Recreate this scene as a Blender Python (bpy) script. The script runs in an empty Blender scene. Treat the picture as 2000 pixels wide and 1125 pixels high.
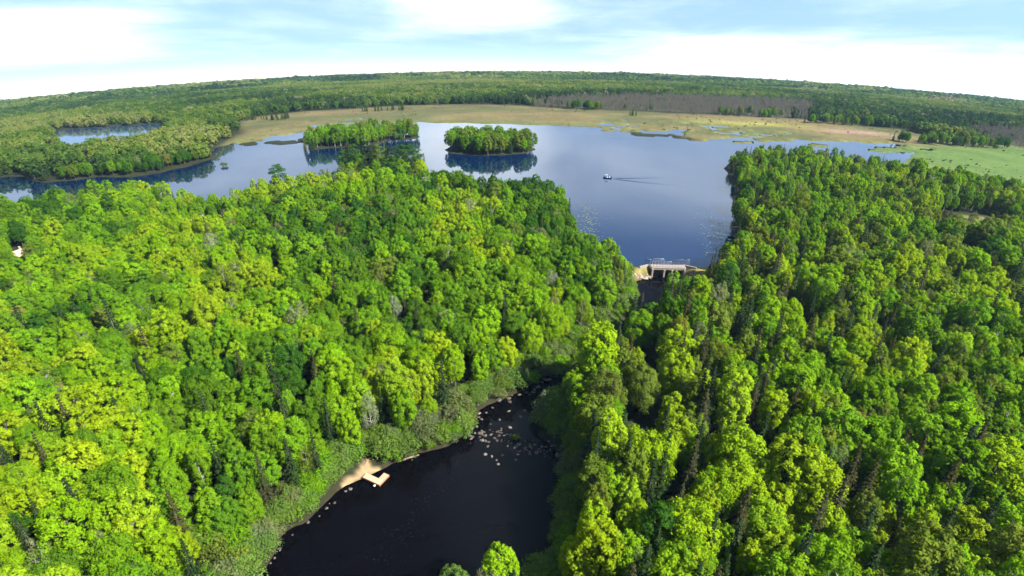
import bpy, math, random
import numpy as np
from mathutils import Vector

R = math.radians
rng = np.random.default_rng(7)
random.seed(7)
SC = bpy.context.scene
COL = SC.collection

# ------------------------------------------------------------------ camera
EYE = 70.0            # drone height over the ground below it
DIP = 0.15            # the land falls away to all sides towards a horizon at this slope
cam_d = bpy.data.cameras.new("camera")
cam = bpy.data.objects.new("camera", cam_d)
COL.objects.link(cam)
cam_d.sensor_width = 36.0
cam_d.lens = 20.7
cam_d.clip_end = 30000.0
cam_d.clip_start = 0.5
cam.location = (0, 0, EYE)
PITCH = math.atan(419.5 / 1150.0) + math.atan(DIP)
cam.rotation_euler = (math.pi / 2 - PITCH, 0, 0)
SC.camera = cam

# ------------------------------------------------------------------ sun, sky, exposure
SUN_AZ, SUN_EL = 119.0, 43.0          # degrees clockwise from +Y, degrees up
sun_d = bpy.data.lights.new("sun", 'SUN')
sun_d.energy = 5.0
sun_d.angle = R(0.53)
sun_d.color = (1.0, 0.945, 0.85)
sun = bpy.data.objects.new("sun", sun_d)
COL.objects.link(sun)
sv = Vector((math.sin(R(SUN_AZ)) * math.cos(R(SUN_EL)), math.cos(R(SUN_AZ)) * math.cos(R(SUN_EL)), math.sin(R(SUN_EL))))
sun.rotation_euler = sv.to_track_quat('Z', 'Y').to_euler()

SC.view_settings.view_transform = 'Standard'
SC.view_settings.look = 'None'
SC.view_settings.exposure = 1.5
SC.view_settings.gamma = 1.0
SC.view_settings.use_curve_mapping = False
SC.render.engine = 'CYCLES'
cy = SC.cycles
cy.max_bounces = 5
cy.diffuse_bounces = 2
cy.glossy_bounces = 2
cy.transmission_bounces = 3
cy.volume_bounces = 0
cy.transparent_max_bounces = 4
cy.caustics_reflective = False
cy.caustics_refractive = False
cy.use_denoising = True
cy.use_adaptive_sampling = True
cy.adaptive_threshold = 0.02


class NT:
    """small helper for node trees"""
    def __init__(self, tree):
        self.t = tree

    def n(self, kind, **kw):
        nd = self.t.nodes.new(kind)
        for k, v in kw.items():
            if k == 'ins':
                for a, b in v.items():
                    if hasattr(b, 'is_output'):
                        self.t.links.new(b, nd.inputs[a])
                    else:
                        nd.inputs[a].default_value = b
            else:
                setattr(nd, k, v)
        return nd

    def m(self, op, a, b=None, clamp=False):
        nd = self.t.nodes.new('ShaderNodeMath')
        nd.operation = op
        nd.use_clamp = clamp
        for i, v in enumerate((a, b)):
            if v is None:
                continue
            if hasattr(v, 'is_output'):
                self.t.links.new(v, nd.inputs[i])
            else:
                nd.inputs[i].default_value = v
        return nd.outputs[0]

    def mix(self, fac, a, b, blend='MIX'):
        nd = self.t.nodes.new('ShaderNodeMix')
        nd.data_type = 'RGBA'
        nd.blend_type = blend
        for i, v in ((0, fac), (6, a), (7, b)):
            if hasattr(v, 'is_output'):
                self.t.links.new(v, nd.inputs[i])
            else:
                nd.inputs[i].default_value = v if i == 0 else (tuple(v) + (1.0,))[:4]
        return nd.outputs[2]

    def ramp(self, fac, stops):
        nd = self.t.nodes.new('ShaderNodeValToRGB')
        el = nd.color_ramp.elements
        while len(el) < len(stops):
            el.new(0.5)
        for e, (p, c) in zip(el, stops):
            e.position = p
            e.color = (c, c, c, 1) if isinstance(c, (int, float)) else tuple(c) + (1,)
        self.t.links.new(fac, nd.inputs[0])
        return nd.outputs[0]

    def noise(self, vec, scale, detail=3.0, rough=0.55, dist=0.0):
        nd = self.t.nodes.new('ShaderNodeTexNoise')
        if vec is not None:
            self.t.links.new(vec, nd.inputs['Vector'])
        nd.inputs['Scale'].default_value = scale
        nd.inputs['Detail'].default_value = detail
        nd.inputs['Roughness'].default_value = rough
        nd.inputs['Distortion'].default_value = dist
        return nd.outputs[0]


def build_world():
    w = bpy.data.worlds.new("World")
    SC.world = w
    w.use_nodes = True
    w.node_tree.nodes.clear()
    N = NT(w.node_tree)
    tc = N.n('ShaderNodeTexCoord')
    sep = N.n('ShaderNodeSeparateXYZ', ins={0: tc.outputs['Generated']})
    x, y, z = sep.outputs
    # the horizon of this falling land lies below level, so the sky starts there
    zz = N.m('ADD', z, DIP * 0.985)
    zsky = N.m('MAXIMUM', N.m('MULTIPLY', zz, 3.6), 0.004)
    zsky = N.m('MINIMUM', zsky, N.m('ADD', N.m('ABSOLUTE', zz), 0.13))
    cv = N.n('ShaderNodeCombineXYZ', ins={0: x, 1: y, 2: zsky})
    nv = N.n('ShaderNodeVectorMath', operation='NORMALIZE', ins={0: cv.outputs[0]})
    sky = N.n('ShaderNodeTexSky', sky_type='NISHITA', sun_disc=False)
    sky.sun_elevation = R(SUN_EL)
    sky.sun_rotation = R(SUN_AZ)
    sky.altitude = 300
    sky.air_density = 1.0
    sky.dust_density = 0.3
    sky.ozone_density = 0.8
    N.t.links.new(nv.outputs[0], sky.inputs[0])
    # clouds: thin sheets, flattened towards the horizon
    zc = N.m('MAXIMUM', zz, 0.0)
    den = N.m('ADD', zc, 0.035)
    pv = N.n('ShaderNodeCombineXYZ', ins={0: N.m('DIVIDE', x, den), 1: N.m('DIVIDE', y, den), 2: 0.0})
    mp = N.n('ShaderNodeMapping', ins={0: pv.outputs[0], 1: (3.1, 1.7, 0.0), 3: (1.0, 0.55, 1.0)})
    n1 = N.noise(mp.outputs[0], 0.17, 5, 0.6, 0.7)
    n2 = N.noise(mp.outputs[0], 0.75, 6, 0.62, 0.4)
    # broad banks of cloud by bearing
    az = N.m('ARCTAN2', x, y)
    bank_r = N.ramp(N.m('MULTIPLY_ADD', az, 1.0), [(0.0, 0), (1.0, 1)])
    bank_r = N.n('ShaderNodeMapRange', interpolation_type='SMOOTHSTEP', ins={0: az, 1: 0.02, 2: 0.35, 3: 0.0, 4: 1.0}).outputs[0]
    low = N.n('ShaderNodeMapRange', interpolation_type='SMOOTHSTEP', ins={0: zc, 1: 0.03, 2: 0.085, 3: 1.0, 4: 0.0}).outputs[0]
    bank_l = N.n('ShaderNodeMapRange', interpolation_type='SMOOTHSTEP', ins={0: az, 1: -0.42, 2: -0.62, 3: 0.0, 4: 1.0}).outputs[0]
    up = N.n('ShaderNodeMapRange', interpolation_type='SMOOTHSTEP', ins={0: zc, 1: 0.045, 2: 0.085, 3: 0.0, 4: 1.0}).outputs[0]
    mid = N.n('ShaderNodeMapRange', interpolation_type='SMOOTHSTEP', ins={0: N.m('ABSOLUTE', N.m('ADD', az, 0.06)), 1: 0.0, 2: 0.2, 3: 1.0, 4: 0.0}).outputs[0]
    belt = N.n('ShaderNodeMapRange', interpolation_type='SMOOTHSTEP', ins={0: N.m('ABSOLUTE', N.m('SUBTRACT', zc, 0.07)), 1: 0.015, 2: 0.05, 3: 1.0, 4: 0.0}).outputs[0]
    lift = N.n('ShaderNodeMapRange', interpolation_type='SMOOTHSTEP', ins={0: zc, 1: 0.0, 2: 0.05, 3: 0.0, 4: 1.0}).outputs[0]
    bias = N.m('SUBTRACT', N.m('MULTIPLY', N.m('MULTIPLY', bank_r, low), 0.36), N.m('MULTIPLY', N.m('MULTIPLY', N.m('SUBTRACT', 1.0, lift), N.m('SUBTRACT', 1.0, bank_r)), 0.22))
    bias = N.m('ADD', bias, N.m('MULTIPLY', N.m('MULTIPLY', bank_l, belt), 0.34))
    bias = N.m('ADD', bias, N.m('MULTIPLY', N.m('MULTIPLY', mid, up), 0.34))
    high = N.n('ShaderNodeMapRange', interpolation_type='SMOOTHSTEP', ins={0: zc, 1: 0.12, 2: 0.3, 3: 0.0, 4: 0.03}).outputs[0]
    sheet = N.m('MULTIPLY', N.n('ShaderNodeMapRange', interpolation_type='SMOOTHSTEP', ins={0: zc, 1: 0.12, 2: 0.22, 3: 0.0, 4: 1.0}).outputs[0],
                N.n('ShaderNodeMapRange', interpolation_type='SMOOTHSTEP', ins={0: zc, 1: 0.34, 2: 0.46, 3: 1.0, 4: 0.0}).outputs[0])
    bias = N.m('ADD', bias, N.m('ADD', high, N.m('MULTIPLY', sheet, 0.10)))
    val = N.m('ADD', N.m('ADD', N.m('MULTIPLY', n1, 0.5), N.m('MULTIPLY', n2, 0.5)), bias)
    cl = N.n('ShaderNodeMapRange', interpolation_type='SMOOTHSTEP', ins={0: val, 1: 0.42, 2: 0.92, 3: 0.0, 4: 0.97}).outputs[0]
    col = N.mix(cl, sky.outputs[0], (9.5, 9.8, 10.1))
    bg = N.n('ShaderNodeBackground', ins={0: col, 1: 0.071})
    out = N.n('ShaderNodeOutputWorld')
    N.t.links.new(bg.outputs[0], out.inputs[0])


build_world()


# ------------------------------------------------------------------ land form
def zt(d):
    return EYE - np.sqrt((DIP * d) ** 2 + EYE * EYE)


LAKE = [(32.5, 146.8), (37.7, 148.4), (48.7, 148.3), (55.5, 148.6), (62.4, 156.3), (68.6, 164.7), (72.2, 178.5), (78.2, 194.8), (82.6, 210.4), (89.7, 228.9), (95.6, 246.0), (99, 268), (103, 276), (117.1, 291.7), (143.5, 304), (155.6, 287.0), (177.1, 280.3), (205, 300), (235.9, 340), (221.4, 360.7), (206.7, 371.4), (188.4, 374.1), (175.6, 378.7), (159.1, 382.9), (134.1, 388.1), (100.5, 388.4), (67.3, 390.7), (33.4, 389.6), (0.0, 398.9), (-34.8, 405.2), (-68.8, 411.1), (-98.2, 418.0), (-128.3, 404.4), (-144.5, 379.4), (-152.9, 362.0), (-160.4, 345.5), (-168.3, 326.0), (-172, 314), (-166, 303), (-155, 305.7), (-154.5, 296), (-158.8, 280.7), (-165, 268.0), (-178.1, 262.8), (-192.5, 266.4), (-200, 260.1), (-214.2, 259.6), (-226.5, 267.9), (-239.2, 277.8), (-252, 275.9), (-262.0, 255.6), (-205, 197), (-181, 199), (-172, 203), (-168, 209), (-154.7, 215.3), (-143, 216.4), (-127.1, 210.3), (-111, 203), (-103, 211.4), (-94.9, 219.8), (-81, 222), (-74, 231), (-76, 252), (-70, 266), (-54.6, 268), (-41, 255), (-32, 233), (-24.5, 227.4), (-7.7, 215.2), (7.6, 210.4), (17.5, 202.7), (20.5, 184.2), (20.5, 165.5), (22.3, 152.5), (26, 147.1), (29.4, 146.0)]
STRIP = [(-108, 311), (-100, 317), (-80, 315), (-74, 326), (-67, 337), (-58, 339), (-54, 349), (-62, 353), (-85, 349), (-108, 346), (-118, 334)]
ISLE = [(-35.4, 305.8), (-30.5, 297), (-18, 290.2), (-3.8, 290.2), (8.1, 296), (12, 305), (9.0, 314), (-4, 323.2), (-20, 324), (-32, 317)]
ISLET = [(-141.5, 277), (-139, 276), (-136.5, 277.2), (-137, 279), (-140, 279.3)]
POND = [(-364, 470), (-325, 471.0), (-296.3, 466.6), (-277.3, 470), (-238, 410), (-217.6, 363.7), (-223.4, 347.7), (-237.8, 340), (-249, 328), (-271, 350), (-310, 400)]
RIVER = [(-33.9, 39.7), (-34.5, 47.5), (-34.4, 51.5), (-34.3, 53.9), (-32.9, 58.2), (-30.2, 61.9), (-27.7, 65.4), (-26.6, 67.7), (-21.8, 71.1), (-17.3, 73.4), (-10.7, 77.5), (-7.8, 80.1), (-7.4, 84.3), (-5.8, 86.5), (0.0, 90.4), (5.7, 95.4), (10.7, 99.6), (14.3, 103.4), (18.9, 109.6), (24.6, 116.9), (29.2, 124.4), (32.5, 134.2), (33.5, 142.0), (38.6, 144.6), (39.4, 147.0), (47.2, 147.0), (47.6, 144.7), (51.4, 141.8), (46.2, 134.5), (40.3, 129.5), (35.2, 124.0), (28.6, 115.8), (22.3, 105.9), (17.1, 99.6), (11.2, 93.7), (6.8, 88.0), (4.9, 83.5), (5.2, 79.4), (7.4, 75.7), (8.6, 70.1), (7.6, 62.3), (5.4, 55.0), (2.2, 49.5), (-1.5, 44.0), (-2, 38.5), (-10, 30), (-34, 30)]
MARSH = [(-166.9, 324.7), (-175, 377.8), (-203, 439.7), (-204.7, 479.0), (-171.7, 504.3), (-131.7, 516.9), (-90.6, 534.8), (-45.5, 537.5), (0.0, 525.0), (42.4, 499.6), (122.2, 477.8), (203.1, 474.9), (230.6, 472.3), (257.7, 461.6), (265.1, 439.3), (285.4, 434.7), (290, 393.8), (320.7, 390.0), (350.3, 376.1), (394.2, 340.0), (254.1, 213.6), (214.4, 238.8), (203.3, 253.6), (187.3, 272.1), (171.0, 277.8), (150.2, 285.8), (138.7, 304), (114.7, 320), (94.0, 361.6), (30.8, 365.2), (-66.2, 383.5), (-124.7, 379.5), (-151.7, 340)]
BRUSH = [(18.8, 557.0), (103.6, 614.6), (188.8, 640.0), (272.2, 644.3), (317.3, 634.8), (235.4, 480.9), (192.0, 470), (122.2, 478), (54.4, 492.4), (21.7, 511.3)]
BRUSH2 = [(354.2, 460.2), (454.8, 494.9), (375, 380), (328.7, 378), (316, 400)]
CLEARING = [(149.2, 193.9), (165.2, 203.8), (178.8, 201.5), (164.5, 184.0), (144.5, 174.3), (140.7, 181.1)]
EMBANK = [(31.0, 148.5), (57, 150.6), (57, 143.8), (52.3, 140), (33.5, 141.0), (29.3, 143.8)]
BEACH = [(-27.6, 66.2), (-27.4, 68.2), (-25.6, 69.9), (-24.6, 72.6), (-23.6, 72.8), (-23.2, 71.6), (-21.4, 71.4), (-21.6, 70.4), (-24.9, 68.2)]


def sdf(px, py, poly):
    """signed distance to a polygon, positive outside"""
    P = np.asarray(poly, float)
    Q = np.roll(P, -1, 0)
    best = np.full(px.shape, 1e18)
    inside = np.zeros(px.shape, bool)
    for (ax, ay), (bx, by) in zip(P, Q):
        ex, ey = bx - ax, by - ay
        wx, wy = px - ax, py - ay
        t = np.clip((wx * ex + wy * ey) / (ex * ex + ey * ey + 1e-12), 0, 1)
        best = np.minimum(best, (wx - t * ex) ** 2 + (wy - t * ey) ** 2)
        c = (ay > py) != (by > py)
        with np.errstate(divide='ignore', invalid='ignore'):
            xi = ax + (py - ay) / (by - ay) * ex if by != ay else np.full(px.shape, np.inf)
        inside ^= c & (px < xi)
    s = np.sqrt(best)
    return np.where(inside, -s, s)


def vnoise(x, y, scale, seed=0):
    """value noise in 0..1"""
    x = np.asarray(x, float) / scale + seed * 17.13
    y = np.asarray(y, float) / scale - seed * 9.71
    xi, yi = np.floor(x), np.floor(y)
    fx, fy = x - xi, y - yi
    fx, fy = fx * fx * (3 - 2 * fx), fy * fy * (3 - 2 * fy)

    def h(a, b):
        v = np.sin(a * 127.1 + b * 311.7 + seed * 74.7) * 43758.5453
        return v - np.floor(v)
    return (h(xi, yi) * (1 - fx) + h(xi + 1, yi) * fx) * (1 - fy) + (h(xi, yi + 1) * (1 - fx) + h(xi + 1, yi + 1) * fx) * fy


def fbm(x, y, scale, seed=0, n=3):
    v = 0
    a = 0.5
    tot = 0
    for i in range(n):
        v = v + a * vnoise(x, y, scale / 2 ** i, seed + i)
        tot += a
        a *= 0.5
    return v / tot


LAKE_Z, RIVER_Z = -0.2, -2.0


def water_fields(x, y):
    """signed distances to lake (islands and marsh mats taken out), pond and river"""
    sl = sdf(x, y, LAKE)
    sl = np.maximum(sl, -sdf(x, y, STRIP))
    sl = np.maximum(sl, -sdf(x, y, ISLE))
    sl = np.maximum(sl, -sdf(x, y, ISLET))
    wig = (fbm(x, y, 14, 3, 3) - 0.5) * 5.0
    far = np.clip((np.hypot(x, y) - 200) / 120, 0, 1)
    sl = sl + wig * (0.25 + 0.75 * far)
    # mats of sedge in the shallows along the far shore, pools in the marsh behind it
    fs = np.clip((y - 325) / 20, 0, 1) * np.clip((x + 170) / 20, 0, 1)
    right = np.clip((x - 40) / 60, 0, 1)
    left = np.clip((-90 - x) / 30, 0, 1)
    mats = (fbm(x * 0.6, y, 8.5, 11, 2) - 0.5) * 2
    amp = fs * (5 + 105 * right + 70 * left)
    sl = np.where(np.abs(sl + 10) < 55, sl + (mats * amp + 12 * right * fs + 14 * fs * np.clip((x - 150) / 40, 0, 1)) * np.clip((55 - np.abs(sl + 10)) / 15, 0, 1), sl)
    sp = sdf(x, y, POND) + wig
    sr = sdf(x, y, RIVER) + (fbm(x, y, 5, 21, 3) - 0.5) * 2.2
    return sl, sp, sr


def height(x, y, fields=None):
    d = np.hypot(x, y)
    sl, sp, sr = fields if fields is not None else water_fields(x, y)
    base = 0.55 + (fbm(x, y, 30, 5, 3) - 0.5) * 0.8
    ma = np.clip(-sdf(x, y, MARSH) / 12, 0, 1)
    base = base * (1 - ma) + ma * (0.12 + (fbm(x, y, 7, 8, 2) - 0.5) * 0.25)
    g = np.minimum(base, np.maximum(LAKE_Z + 0.22 * np.minimum(sl, 5), LAKE_Z - 1.6))
    g = np.minimum(g, np.maximum(LAKE_Z + 0.22 * np.minimum(sp, 5), LAKE_Z - 1.6))
    steep = np.where(y > 140, 1.3, 0.40)
    g = np.minimum(g, np.maximum(RIVER_Z + steep * np.minimum(sr, 9), RIVER_Z - 1.3))
    return zt(d) + g


def gz(x, y):
    return float(height(np.array([float(x)]), np.array([float(y)]))[0])


def make_mesh(name, verts, faces, mats=(), smooth=False):
    me = bpy.data.meshes.new(name)
    verts = np.asarray(verts, np.float32)
    if isinstance(faces, np.ndarray):
        nf, k = faces.shape
        me.vertices.add(len(verts))
        me.vertices.foreach_set('co', verts.ravel())
        me.loops.add(nf * k)
        me.loops.foreach_set('vertex_index', faces.astype(np.int32).ravel())
        me.polygons.add(nf)
        me.polygons.foreach_set('loop_start', np.arange(0, nf * k, k, dtype=np.int32))
        me.update(calc_edges=True)
    else:
        me.from_pydata(verts.tolist(), [], faces)
    for m in mats:
        me.materials.append(m)
    if smooth:
        me.polygons.foreach_set('use_smooth', np.ones(len(me.polygons), bool))
    return me


def link(name, me, parent=None, **props):
    o = bpy.data.objects.new(name, me)
    COL.objects.link(o)
    if parent is not None:
        o.parent = parent
    for k, v in props.items():
        o[k] = v
    return o


# ------------------------------------------------------------------ materials
def material(name):
    m = bpy.data.materials.new(name)
    m.use_nodes = True
    m.node_tree.nodes.clear()
    N = NT(m.node_tree)
    out = N.n('ShaderNodeOutputMaterial')
    return m, N, out


def simple(name, col, rough=0.7, var=0.25, scale=3.0, metal=0.0, bump=0.0):
    m, N, out = material(name)
    tc = N.n('ShaderNodeTexCoord')
    nz = N.noise(tc.outputs['Object'], scale, 5, 0.6)
    c = N.mix(nz, tuple(v * (1 - var) for v in col), tuple(min(1, v * (1 + var)) for v in col))
    p = N.n('ShaderNodeBsdfPrincipled', ins={'Base Color': c, 'Roughness': rough, 'Metallic': metal})
    if bump:
        b = N.n('ShaderNodeBump', ins={'Strength': bump, 'Distance': 0.05, 'Height': nz})
        N.t.links.new(b.outputs[0], p.inputs['Normal'])
    N.t.links.new(p.outputs[0], out.inputs[0])
    return m


def leaf_material(name, source):
    """foliage: colour of the tree times a variation of every leaf"""
    m, N, out = material(name)
    if source == 'object':
        col = N.n('ShaderNodeObjectInfo').outputs['Color']
    else:
        col = N.n('ShaderNodeAttribute', attribute_type='INSTANCER', attribute_name='tint').outputs['Color']
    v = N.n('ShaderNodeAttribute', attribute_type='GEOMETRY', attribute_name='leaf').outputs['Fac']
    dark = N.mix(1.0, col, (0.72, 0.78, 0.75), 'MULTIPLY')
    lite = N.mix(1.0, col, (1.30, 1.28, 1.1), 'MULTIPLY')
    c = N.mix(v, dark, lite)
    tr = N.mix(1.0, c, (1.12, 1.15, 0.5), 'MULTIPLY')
    d = N.n('ShaderNodeBsdfDiffuse', ins={'Color': c})
    t = N.n('ShaderNodeBsdfTranslucent', ins={'Color': tr})
    mx = N.n('ShaderNodeMixShader', ins={0: 0.30, 1: d.outputs[0], 2: t.outputs[0]})
    N.t.links.new(mx.outputs[0], out.inputs[0])
    return m


M = {}
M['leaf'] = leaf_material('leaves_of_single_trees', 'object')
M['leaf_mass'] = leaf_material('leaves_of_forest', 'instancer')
M['bark'] = simple('grey_brown_bark', (0.10, 0.085, 0.07), 0.9, 0.35, 2.0)
M['birch_bark'] = simple('white_birch_bark', (0.26, 0.25, 0.22), 0.8, 0.35, 3.0)
M['dead_wood'] = simple('weathered_dead_wood', (0.090, 0.083, 0.062), 0.9, 0.3, 2.0)
M['rock'] = simple('river_rock', (0.085, 0.070, 0.056), 0.75, 0.45, 2.5, bump=0.4)
M['riprap'] = simple('pale_riprap', (0.27, 0.23, 0.19), 0.8, 0.4, 2.5, bump=0.4)
M['concrete'] = simple('pale_concrete', (0.27, 0.235, 0.205), 0.85, 0.4, 1.0, bump=0.15)
M['rail'] = simple('galvanised_rail', (0.30, 0.31, 0.34), 0.45, 0.15, 4.0, metal=0.6)
M['rail_dark'] = simple('dull_steel', (0.12, 0.12, 0.13), 0.5, 0.2, 4.0, metal=0.5)
M['gate'] = simple('wet_timber_gate', (0.05, 0.04, 0.035), 0.6, 0.3, 3.0)
M['dock_wood'] = simple('fresh_dock_board', (0.50, 0.33, 0.215), 0.7, 0.15, 6.0)
M['dock_side'] = simple('dock_frame', (0.34, 0.13, 0.07), 0.7, 0.2, 4.0)
M['log'] = simple('dead_log', (0.30, 0.21, 0.16), 0.9, 0.3, 3.0, bump=0.3)


def ground_material():
    m, N, out = material('ground_cover')
    geo = N.n('ShaderNodeNewGeometry')
    pos = geo.outputs['Position']
    ca = N.n('ShaderNodeAttribute', attribute_type='GEOMETRY', attribute_name='cover')
    n1 = N.noise(pos, 0.35, 5, 0.65)
    n2 = N.noise(pos, 0.05, 4, 0.6)
    k = N.m('ADD', N.m('MULTIPLY', n1, 0.9), N.m('MULTIPLY', n2, 0.7))
    c = N.mix(1.0, ca.outputs['Color'], N.ramp(k, [(0.35, 0.55), (0.8, 1.0), (1.0, 1.35)]), 'MULTIPLY')
    bp = N.n('ShaderNodeBump', ins={'Strength': 0.6, 'Distance': 0.5, 'Height': n1})
    p = N.n('ShaderNodeBsdfPrincipled', ins={'Base Color': c, 'Roughness': 0.95, 'Specular IOR Level': 0.1, 'Normal': bp.outputs[0]})
    N.t.links.new(p.outputs[0], out.inputs[0])
    return m


def water_material(name, deep, wave, calm_scale, ior=1.33):
    m, N, out = material(name)
    geo = N.n('ShaderNodeNewGeometry')
    mp = N.n('ShaderNodeMapping', ins={0: geo.outputs['Position'], 2: (0, 0, 0.35), 3: (0.35, 1.0, 1.0)})
    n1 = N.noise(geo.outputs['Position'], 1.6, 3, 0.6)
    n2 = N.noise(mp.outputs[0], calm_scale, 4, 0.55, 0.6)
    # gusts: patches of ripples between smooth slicks
    gust = N.n('ShaderNodeMapRange', interpolation_type='SMOOTHSTEP', ins={0: n2, 1: 0.4, 2: 0.62, 3: 0.15, 4: 1.0}).outputs[0]
    h = N.m('MULTIPLY', n1, gust)
    bp = N.n('ShaderNodeBump', ins={'Strength': wave, 'Distance': 0.12, 'Height': h})
    p = N.n('ShaderNodeBsdfPrincipled', ins={'Base Color': tuple(deep) + (1,), 'Roughness': N.m('MULTIPLY_ADD', gust, 0.07), 'IOR': ior, 'Specular Tint': (0.52, 0.77, 1.0, 1.0), 'Normal': bp.outputs[0]})
    p.inputs['Roughness'].links[0].from_node.inputs[2].default_value = 0.015
    N.t.links.new(p.outputs[0], out.inputs[0])
    return m


M['ground'] = ground_material()
M['lake'] = water_material('lake_water', (0.0008, 0.010, 0.042), 0.10, 0.022, 2.15)
M['river'] = water_material('dark_river_water', (0.0016, 0.0013, 0.0020), 0.12, 0.06, 1.14)
M['pond'] = water_material('pond_water', (0.02, 0.05, 0.11), 0.10, 0.03, 1.4)

# ------------------------------------------------------------------ ground and water sheets
th = np.concatenate([np.radians(np.arange(-58, 58.01, 0.2)), np.radians(np.arange(62, 300, 5.0))])
rr = np.exp(np.arange(math.log(8.0), math.log(4600.0), 0.0112))
RR, TH = np.meshgrid(rr, th, indexing='ij')
GX, GY = RR * np.sin(TH), RR * np.cos(TH)
fields = water_fields(GX, GY)
GZ = height(GX, GY, fields)
nr, nt = GX.shape
idx = np.arange(nr * nt).reshape(nr, nt)
a = idx[:-1, :]
b = idx[1:, :]
quads = np.stack([a, np.roll(a, -1, 1), np.roll(b, -1, 1), b], -1).reshape(-1, 4)[:, ::-1]
gv = np.stack([GX, GY, GZ], -1).reshape(-1, 3)
gv = np.concatenate([gv, [[0, 0, gz(0, 0)]]])


def cover_colours(x, y, f):
    sl, sp, sr = f
    c = np.empty(x.shape + (3,))
    c[:] = (0.022, 0.026, 0.012)                                   # forest floor in litter and fern
    far = np.clip((np.hypot(x, y) - 700) / 900, 0, 1)[..., None]
    n = fbm(x, y, 160, 31, 4)[..., None]
    c = c * (1 - far) + far * (np.array((0.030, 0.050, 0.020)) * (1 - n) + np.array((0.065, 0.10, 0.032)) * n)

    def put(mask, col):
        nonlocal c
        mask = np.clip(mask, 0, 1)[..., None]
        c = c * (1 - mask) + np.asarray(col) * mask
    ms = -sdf(x, y, MARSH) / 8
    put(ms, (0.124, 0.102, 0.046))
    nn = fbm(x * 0.5, y, 30, 41, 4)
    put(np.clip(ms, 0, 1) * np.clip((nn - 0.44) * 5, 0, 0.85), (0.070, 0.080, 0.030))
    nr_ = np.clip(1 - sl / 32, 0, 1) * np.clip(ms, 0, 1)
    put(nr_ * 0.75, (0.10, 0.115, 0.035))
    put(np.clip((x - 185) / 40, 0, 1) * np.clip(ms, 0, 1) * np.clip((350 - y + (x - 200) * 0.35) / 25, 0, 1), (0.075, 0.125, 0.03))
    put(np.clip(1 - np.hypot((x - 236) / 34, (y - 405) / 16), 0, 1) * 1.3, (0.22, 0.15, 0.115))
    put(np.clip((x - 110) / 40, 0, 1) * np.clip((225 - x) / 40, 0, 1) * np.clip(1 - np.abs(y - 425) / 22, 0, 1) * 0.8, (0.23, 0.22, 0.055))
    for pb in (BRUSH, BRUSH2):
        put((-sdf(x, y, pb) + (fbm(x, y, 22, 141, 3) - 0.5) * 40) / 14, (0.052, 0.052, 0.034))
    put(-sdf(x, y, CLEARING) / 3, (0.13, 0.14, 0.05))
    put(-sdf(x, y, EMBANK) / 1.0, (0.19, 0.165, 0.060))
    put(np.clip(1 - np.abs(sr) / 1.2, 0, 1) * 0.7, (0.032, 0.027, 0.015))
    put(np.clip(-sr / 0.8, 0, 1), (0.05, 0.025, 0.012))
    put(-sdf(x, y, BEACH) / 0.5, (0.26, 0.19, 0.105))
    return c


me = make_mesh('ground', gv, np.ascontiguousarray(quads), [M['ground']], True)
cc = cover_colours(GX, GY, fields).reshape(-1, 3)
cc = np.concatenate([cc, [[0.03, 0.03, 0.015]]])
at = me.attributes.new('cover', 'FLOAT_COLOR', 'POINT')
at.data.foreach_set('color', np.concatenate([cc, np.ones((len(cc), 1))], 1).astype(np.float32).ravel())
ground = link('ground', me, kind='structure', label='gently falling land of forest floor, tan marsh and banks')


def water_sheet(name, s, level, mat, label, box):
    keep = (s < np.where(GY < 154, 1.0, 4.0)) & (GX > box[0]) & (GX < box[1]) & (GY > box[2]) & (GY < box[3])
    kf = keep[:-1] & np.roll(keep[:-1], -1, 1) & keep[1:] & np.roll(keep[1:], -1, 1)
    q = quads.reshape(nr - 1, nt, 4)[kf]
    used, inv = np.unique(q, return_inverse=True)
    v = gv[used].copy()
    v[:, 2] = zt(np.hypot(v[:, 0], v[:, 1])) + level
    me = make_mesh(name, v, inv.reshape(-1, 4), [mat], True)
    return link(name, me, kind='structure', label=label)


water_sheet('lake', fields[0], LAKE_Z, M['lake'], 'broad blue lake behind the dam', (-330, 330, 138, 470))
water_sheet('pond', fields[1], LAKE_Z, M['pond'], 'small pale pond among the trees at far left', (-420, -180, 290, 520))
water_sheet('river', np.where(GY < 146.5, fields[2], 9), RIVER_Z, M['river'], 'dark peaty river pool and riffle below the dam', (-60, 70, 10, 147))


# ------------------------------------------------------------------ tree shapes
def tube(V, F, pts, radii, sides):
    """tapered tube along a polyline"""
    base = len(V)
    pts = [np.asarray(p, float) for p in pts]
    for i, p in enumerate(pts):
        d = pts[min(i + 1, len(pts) - 1)] - pts[max(i - 1, 0)]
        d = d / (np.linalg.norm(d) + 1e-9)
        u = np.cross(d, (0.3, 1, 0.1))
        u /= np.linalg.norm(u) + 1e-9
        w = np.cross(d, u)
        for k in range(sides):
            t = 2 * math.pi * k / sides
            V.append(p + radii[i] * (math.cos(t) * u + math.sin(t) * w))
    for i in range(len(pts) - 1):
        for k in range(sides):
            k2 = (k + 1) % sides
            F.append((base + i * sides + k, base + i * sides + k2, base + (i + 1) * sides + k2, base + (i + 1) * sides + k))


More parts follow.
